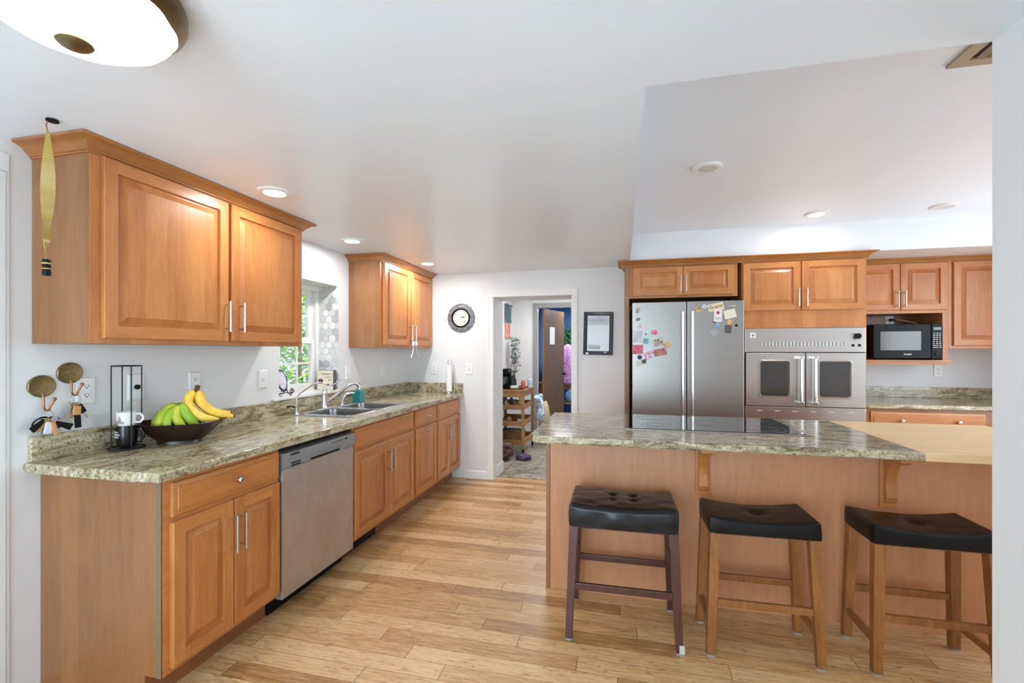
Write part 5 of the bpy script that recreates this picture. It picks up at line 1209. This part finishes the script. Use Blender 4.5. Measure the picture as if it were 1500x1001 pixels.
# kitchen cart
KX0, KX1, KY0, KY1 = -1.655, -1.225, 5.80, 6.48
MT['cartw'] = wood('cart_wood', (178, 134, 84), (150, 104, 60), 'z')
kc = thing('kitchen_cart', 'wooden four-tier kitchen cart on casters beyond the doorway', 'cart', ((KX0+KX1)/2, (KY0+KY1)/2, 0))
cx0, cx1, cy0, cy1 = KX0-(KX0+KX1)/2, KX1-(KX0+KX1)/2, KY0-(KY0+KY1)/2, KY1-(KY0+KY1)/2
for x in (cx0, cx1-0.035):
    for y in (cy0, cy1-0.035):
        lg_ = obj('leg', M().box(x, y, 0.085, x+0.035, y+0.035, 0.835, 0.003), 'cartw', kc)
        obj('caster', M().lathe([(0.032, -0.011), (0.036, -0.006), (0.036, 0.006), (0.032, 0.011)], (x+0.018, y+0.03, 0.036), 24, ax='x').box(x+0.004, y+0.012, 0.055, x+0.032, y+0.046, 0.085, 0.003), 'black', lg_)
for z, hh in ((0.835, 0.02), (0.610, 0.05), (0.395, 0.055), (0.150, 0.055)):
    sm = M().box(cx0, cy0, z-0.012, cx1, cy1, z, 0.003)
    if hh > 0.03:
        sm.box(cx0+0.035, cy0+0.004, z, cx1-0.035, cy0+0.018, z+hh, 0.003).box(cx0+0.035, cy1-0.018, z, cx1-0.035, cy1-0.004, z+hh, 0.003).box(cx1-0.018, cy0+0.035, z, cx1-0.004, cy1-0.035, z+hh, 0.003)
    else: sm.box(cx0-0.01, cy0-0.012, z, cx1+0.01, cy1+0.012, z+0.022, 0.004).box(cx0+0.035, cy0+0.004, z-0.075, cx1-0.035, cy0+0.018, z-0.012, 0.003).box(cx1-0.018, cy0+0.035, z-0.075, cx1-0.004, cy1-0.035, z-0.012, 0.003)
    obj('shelf', sm, 'cartw', kc)
TZ = 0.8575
def bottle(name, label, x, y, z, r, h, mat, cap='white', cat='bottle', group=None):
    t = thing(name, label, cat, (x, y, z), 0, group)
    obj('body', M().lathe([(r*0.9, 0), (r, 0.004), (r, h*0.62), (r*0.85, h*0.72), (r*0.42, h*0.80), (r*0.42, h*0.88)], seg=24), mat, t)
    obj('cap', M().lathe([(r*0.46, h*0.88), (r*0.46, h), (r*0.3, h*1.01)], seg=20), cap, t); return t
MT['orangep'] = plain('orange_plastic', (214, 92, 48), 0.35); MT['bluep'] = plain('pale_blue_plastic', (190, 206, 224), 0.4)
tag(obj('dark_tray', M().rr([(-1.62, 5.86, -1.26, 6.30, 0.02, 0)]*1+[(-1.63, 5.85, -1.25, 6.31, 0.02, 0.012), (-1.62, 5.86, -1.26, 6.30, 0.02, 0.006)]).xf(Matrix(((1, 0, 0, 0), (0, 0, 1, 0), (0, 1, 0, TZ), (0, 0, 0, 1)))), 'black'), 'black tray on top of the wooden cart', 'tray')
cmk = thing('coffee_maker', 'black coffee maker at the left on the wooden cart', 'coffee maker', (-1.545, 6.06, TZ+0.0125))
obj('housing', M().box(-0.075, -0.07, 0, 0.075, 0.09, 0.03, 0.006).box(-0.075, 0.02, 0.03, 0.075, 0.09, 0.25, 0.008).box(-0.075, -0.07, 0.18, 0.075, 0.02, 0.25, 0.008), 'black', cmk)
obj('carafe', M().lathe([(0.05, 0.032), (0.056, 0.08), (0.048, 0.13), (0.040, 0.145), (0.001, 0.146)], (0, -0.022, 0), 28), 'bglass', cmk)
vs_ = thing('flower_vase', 'dark vase of small pink flowers on the wooden cart', 'vase', (-1.415, 6.02, TZ+0.0125))
obj('vase', M().lathe([(0.030, 0), (0.042, 0.03), (0.040, 0.09), (0.024, 0.14), (0.028, 0.16), (0.022, 0.158), (0.002, 0.10)], seg=28), plain('dark_blue_vase', (40, 44, 60), 0.2), vs_)
random.seed(5); stm = M(); flw = M()
for k in range(16):
    a, r = random.uniform(0, 2*PI), random.uniform(0.01, 0.085); zt_ = random.uniform(0.20, 0.33); e = (r*math.cos(a), r*math.sin(a), zt_)
    stm.tube([(0, 0, 0.12), (e[0]*0.4, e[1]*0.4, 0.2), e], 0.0018, 5); stm.leaf((e[0]*0.4, e[1]*0.4, 0.2), (math.cos(a), math.sin(a), 0.6), (0, 0, 1), 0.05, 0.010)
    for j in range(6): flw.leaf(e, (math.cos(j*1.05), math.sin(j*1.05), 0.5), (0, 0, 1), 0.022, 0.010)
obj('stems', stm, plain('stem_green', (62, 104, 56), 0.6), vs_); obj('blossoms', flw, patches('pink_petals', [(214, 150, 176), (238, 206, 218), (176, 120, 160)], 30), vs_, smooth=0)
bottle('spray_bottle', 'orange plastic bottle at the front right of the wooden cart', -1.282, 6.02, TZ, 0.030, 0.135, 'orangep')
bottle('cleaner_bottle', 'tall white bottle at the right corner of the wooden cart', -1.222, 6.18, TZ, 0.036, 0.165, 'bluep')
tag(obj('white_box', M().box(-0.05, -0.03, 0, 0.05, 0.03, 0.035, 0.006), 'white', None, (-1.37, 5.88, TZ+0.0125), (0, 0, 0.15)), 'small white box at the front of the cart top', 'box')
jc = [(176, 60, 50), (90, 110, 70), (210, 200, 180), (60, 70, 96), (150, 96, 52), (206, 170, 90)]
random.seed(9)
jl = ['red', 'green', 'cream', 'navy', 'brown', 'mustard']
for k in range(6):
    x = -1.60+k*0.058; z = 0.6105
    bottle('jar', jl[k]+' jar on the upper shelf of the wooden cart', x, 5.90+0.05*(k % 2), z, 0.024, random.uniform(0.11, 0.17), plain('jar_'+jl[k], jc[k], 0.3), 'black', 'jar', 'jars on the cart')
for k in range(5):
    x = -1.59+k*0.07
    bottle('jar', ['dark', 'grey', 'tan', 'maroon', 'white'][k]+' jar on the middle shelf of the wooden cart', x, 5.91+0.04*(k % 2), 0.3955, 0.028, random.uniform(0.08, 0.15), plain('jar_mid_'+str(k), [(50, 40, 38), (130, 132, 134), (190, 150, 104), (110, 40, 46), (220, 218, 212)][k], 0.35), 'dark', 'jar', 'jars on the cart')
bsk = thing('wicker_basket', 'wicker basket on the lowest shelf of the wooden cart', 'basket', (-1.425, 6.02, 0.1505))
bk = M()
for k in range(9): bk.tube([((0.15+0.012*k/8)*math.cos(2*PI*i/40), (0.13+0.012*k/8)*math.sin(2*PI*i/40), 0.008+k*0.017) for i in range(40)], 0.0085, 6, True)
for i in range(26): a = 2*PI*i/26; bk.tube([(0.155*math.cos(a), 0.135*math.sin(a), 0.002), (0.170*math.cos(a), 0.150*math.sin(a), 0.150)], 0.005, 6)
bk.lathe([(0.15, 0.002), (0.15, 0.008)], sy=0.88); obj('weave', bk, patches('wicker', [(120, 88, 56), (150, 116, 76), (90, 64, 40)], 50), bsk)
tag(obj('folded_cloth', M().blob((0, 0, 0.02), (0.125, 0.105, 0.05), 0.35, 7, 2.2, 4), patches('mixed_cloth', [(120, 60, 60), (200, 200, 206), (70, 80, 100)], 9), None, (-1.425, 6.02, 0.235)), 'crumpled cloths filling the wicker basket', 'cloth')
# draped pale blue shirt on the cart corner
shm = M(); NXX, NYY = 18, 22; Gd = []
for i in range(NXX+1):
    row = []
    for j in range(NYY+1):
        u, v = i/NXX, j/NYY; out = 0.05+0.10*v
        x = 0.02+out+0.03*math.sin(v*5+u*2); y = -0.16+0.30*u+0.03*math.sin(v*6)
        z = 0.02-0.02*math.cos(u*9)-v*(0.24+0.09*math.sin(u*5.0+0.5))
        nx_ = 0.028*mnoise.noise(Vector((u*4, v*4, 1)))
        row.append(shm.bm.verts.new((x+nx_, y, z+nx_)))
    Gd.append(row)
for i in range(NXX):
    for j in range(NYY): shm.bm.faces.new((Gd[i][j], Gd[i+1][j], Gd[i+1][j+1], Gd[i][j+1]))
ex = bmesh.ops.extrude_face_region(shm.bm, geom=shm.bm.faces[:]); 
for v in [g_ for g_ in ex['geom'] if isinstance(g_, bmesh.types.BMVert)]: v.co += Vector((-0.05, 0.006, 0.004))
tag(obj('draped_shirt', shm, patches('pale_blue_cloth', [(150, 190, 220), (206, 222, 236), (90, 120, 160), (226, 234, 240)], 9), None, (-1.235, 6.56, 0.690), smooth=70), 'pale blue shirt draped over the tan sack beside the cart', 'shirt')
tag(obj('tan_sack', M().blob((0, 0, 0.31), (0.085, 0.12, 0.315), 0.14, 3, 1.6, 4), patches('tan_canvas', [(190, 164, 128), (210, 188, 154), (160, 134, 100)], 9), None, (-1.10, 6.66, 0.0)), 'tan canvas sack standing on the floor behind the cart', 'sack')
tag(obj('cloth_bag', M().blob((0, 0, 0.115), (0.155, 0.13, 0.125), 0.3, 5, 1.8, 4), patches('dark_red_grey_cloth', [(70, 44, 42), (120, 110, 110), (96, 36, 36), (60, 60, 72)], 8), None, (-1.475, 5.58, 0.0)), 'dark red and grey cloth bag on the tile floor before the cart', 'bag')
tag(obj('crumpled_cloth', M().blob((0, 0, 0.035), (0.10, 0.07, 0.04), 0.4, 8, 2.5, 3), patches('red_rag', [(110, 30, 40), (60, 70, 110), (140, 60, 60)], 12), None, (-1.20, 5.62, 0.0)), 'small red rag on the tile floor by the cart caster', 'cloth')
# left wall of the room: blind, pennant, hanging foliage
bl = thing('window_blind', 'teal slatted blind high on the wall left of the cart', 'blind', (RX+0.012, 6.72, 1.80))
MT['tealb'] = plain('teal_blind', (66, 108, 112), 0.5)
sm = M()
for k in range(8): sm.obox(Vector((0.010, 0, 0.03*k)), (0.004, 0.36, 0.026), Matrix.Rotation(R(20), 3, 'Y'))
sm.box(0, -0.18, 0.235, 0.03, 0.18, 0.262, 0.003); obj('slats', sm, 'tealb', bl)
tag(obj('pennant', M().box(0, -0.14, -0.11, 0.010, 0.14, 0.11, 0.003), patches('coral_cloth', [(214, 110, 96), (230, 160, 140), (170, 50, 50)], 5), None, (RX+0.004, 6.72, 1.66)), 'coral cloth pennant hanging below the teal blind', 'pennant')
def foliage(name, label, loc, n, ext, cols, L=0.06, w=0.016, cat='plant', stem_pts=None, seed=1):
    random.seed(seed); t = thing(name, label, cat, loc); m = M()
    for k in range(n):
        p = Vector((random.gauss(0, 0.4)*ext[0], random.gauss(0, 0.45)*ext[1], random.uniform(-1, 1)*ext[2])); d = Vector((random.uniform(-1, 1), random.uniform(-1, 1), random.uniform(-0.8, 0.6)))
        m.leaf(p, d, (random.uniform(-1, 1), random.uniform(-1, 1), 1), L*random.uniform(0.6, 1.3), w*random.uniform(0.7, 1.3))
    o_ = obj('leaves', m, patches(name+'_leaf_'+str(seed), cols, 18, 0.5), t, smooth=0); o_['kind'] = 'stuff'
    if stem_pts: obj('stem', M().tube(stem_pts, 0.006, 8), plain(name+'_stem_'+str(seed), (92, 84, 50), 0.7), t)
    return t
foliage('hanging_garland', 'hanging garland of green leaves and lilac flowers on the room wall', (RX+0.125, 6.70, 1.34), 230, (0.05, 0.14, 0.22), [(70, 120, 60), (150, 190, 90), (150, 140, 180), (210, 206, 230), (60, 80, 60)], 0.065, 0.018, 'garland', [(-0.08, 0, 0.24), (-0.02, 0.02, 0.1), (0, 0, -0.1), (-0.01, -0.02, -0.22)], 3)
# farthest room: desk, floral coat, chair, vine
ds = thing('desk', 'dark wooden desk in the farthest blue room', 'desk', (-0.98, 9.0, 0))
MT['dkw'] = wood('dark_desk_wood', (120, 88, 58), (90, 62, 40), 'x')
obj('desk_top', M().box(-0.60, -0.30, 0.72, 0.60, 0.30, 0.755, 0.004), 'dkw', ds)
for x in (-0.56, 0.50):
    for y in (-0.27, 0.22): obj('leg', M().box(x, y, 0, x+0.05, y+0.05, 0.72, 0.003), 'dkw', ds)
obj('apron', M().box(-0.53, -0.28, 0.62, 0.53, -0.26, 0.72, 0.002), 'dkw', ds)
hu = thing('shelf_hutch', 'low wooden shelf on the desk below the blue wall', 'shelf', (-0.98, 9.15, 0.7555))
obj('shelf_body', M().box(-0.55, -0.10, 0, -0.525, 0.12, 0.52, 0.002).box(0.525, -0.10, 0, 0.55, 0.12, 0.52, 0.002).box(-0.525, -0.10, 0.50, 0.525, 0.12, 0.52, 0.002).box(-0.525, -0.10, 0.25, 0.525, 0.12, 0.27, 0.002).box(-0.525, 0.10, 0, 0.525, 0.12, 0.50), 'dkw', hu)
coat = M(); NR = 26
prof_c = [(0.02, 0.70), (0.07, 0.66), (0.12, 0.55), (0.16, 0.38), (0.19, 0.20), (0.21, 0.04), (0.18, 0.0)]
coat.lathe(prof_c, seg=48, sy=0.5, wob=lambda a, r, h: 1+0.10*math.sin(5*a+h*4)+0.05*math.sin(11*a))
tag(obj('floral_coat', coat, patches('pink_floral_cloth', [(206, 110, 190), (232, 170, 220), (130, 70, 150), (240, 200, 226)], 26), None, (-0.93, 8.22, 0.782)), 'bright pink floral coat hung over a chair in the farthest room', 'coat')
ch = thing('wooden_chair', 'dark wooden chair under the pink coat in the farthest room', 'chair', (-0.93, 8.20, 0))
obj('seat', M().box(-0.20, -0.20, 0.43, 0.20, 0.20, 0.46, 0.004), 'dkw', ch)
for x in (-0.19, 0.155):
    for y in (-0.19, 0.155): obj('leg', M().box(x, y, 0, x+0.035, y+0.035, 0.43, 0.003), 'dkw', ch)
obj('backrest', M().box(-0.19, 0.0, 0.46, -0.155, 0.03, 0.775, 0.003).box(0.155, 0.0, 0.46, 0.19, 0.03, 0.775, 0.003).box(-0.19, 0.0, 0.74, 0.19, 0.03, 0.775, 0.003), 'dkw', ch)
tag(obj('blue_cloth', M().blob((0, 0, 0.0), (0.09, 0.05, 0.11), 0.25, 4, 2, 3), patches('denim_cloth', [(120, 160, 200), (70, 110, 160)], 9), None, (-0.86, 8.08, 0.572)), 'light blue cloth lying on the chair seat in the farthest room', 'cloth')
foliage('trailing_vine', 'trailing green vine against the blue wall in the farthest room', (-1.02, 9.42, 1.62), 170, (0.16, 0.08, 0.24), [(50, 110, 60), (90, 150, 70), (40, 80, 60)], 0.085, 0.03, 'plant', [(-0.1, 0.15, 0.3), (-0.05, 0.03, 0.1), (0.02, 0, -0.1), (0.05, 0.02, -0.25)], 7)

# ================================================================ OUTSIDE THE KITCHEN WINDOW
struct('ground', M().box(-16, -8, -0.6, LX-0.32, 16, -0.5), patches('lawn', [(70, 120, 44), (110, 150, 60), (60, 96, 40)], 3, 0.9), 'green lawn outside the window')
def shrub(label, x, y, seed, h, n=2600, ext=(0.9, 1.1)):
    random.seed(seed); t = thing('garden_shrub', label, 'shrub', (x, y, -0.5), 0, 'shrubs outside the window'); m = M()
    for k in range(n):
        a = random.uniform(0, 2*PI); el = random.uniform(-0.9, 1); rr_ = random.uniform(0.55, 1.0)
        p = Vector((ext[0]*rr_*math.cos(a)*math.sqrt(max(0, 1-el*el*0.8)), ext[1]*rr_*math.sin(a)*math.sqrt(max(0, 1-el*el*0.8)), h*0.55+h*0.5*el*rr_))
        m.leaf(p, (random.uniform(-1, 1), random.uniform(-1, 1), random.uniform(-0.9, 0.4)), (random.uniform(-1, 1), random.uniform(-1, 1), 1), random.uniform(0.09, 0.17), random.uniform(0.03, 0.055))
    o_ = obj('leaves', m, MT['leafy'], t, smooth=0); o_['kind'] = 'stuff'
    obj('stem', M().tube([(0, 0, 0), (0.03, 0.02, h*0.3), (0, 0.05, h*0.7)], [0.06, 0.05, 0.03], 8), 'kick', t)
MT['leafy'] = patches('garden_leaves', [(60, 140, 40), (110, 190, 60), (170, 220, 96)], 2.2, 0.5)
shrub('leafy garden shrub seen through the left of the kitchen window', -6.4, 5.6, 1, 3.4)
shrub('leafy garden shrub seen through the middle of the kitchen window', -6.2, 7.8, 2, 3.8)
shrub('leafy garden shrub seen through the right of the kitchen window', -5.6, 10.1, 3, 3.6)
shrub('tall leafy tree behind the garden shrubs', -9.8, 9.4, 4, 6.0, 3600, (2.2, 2.6))
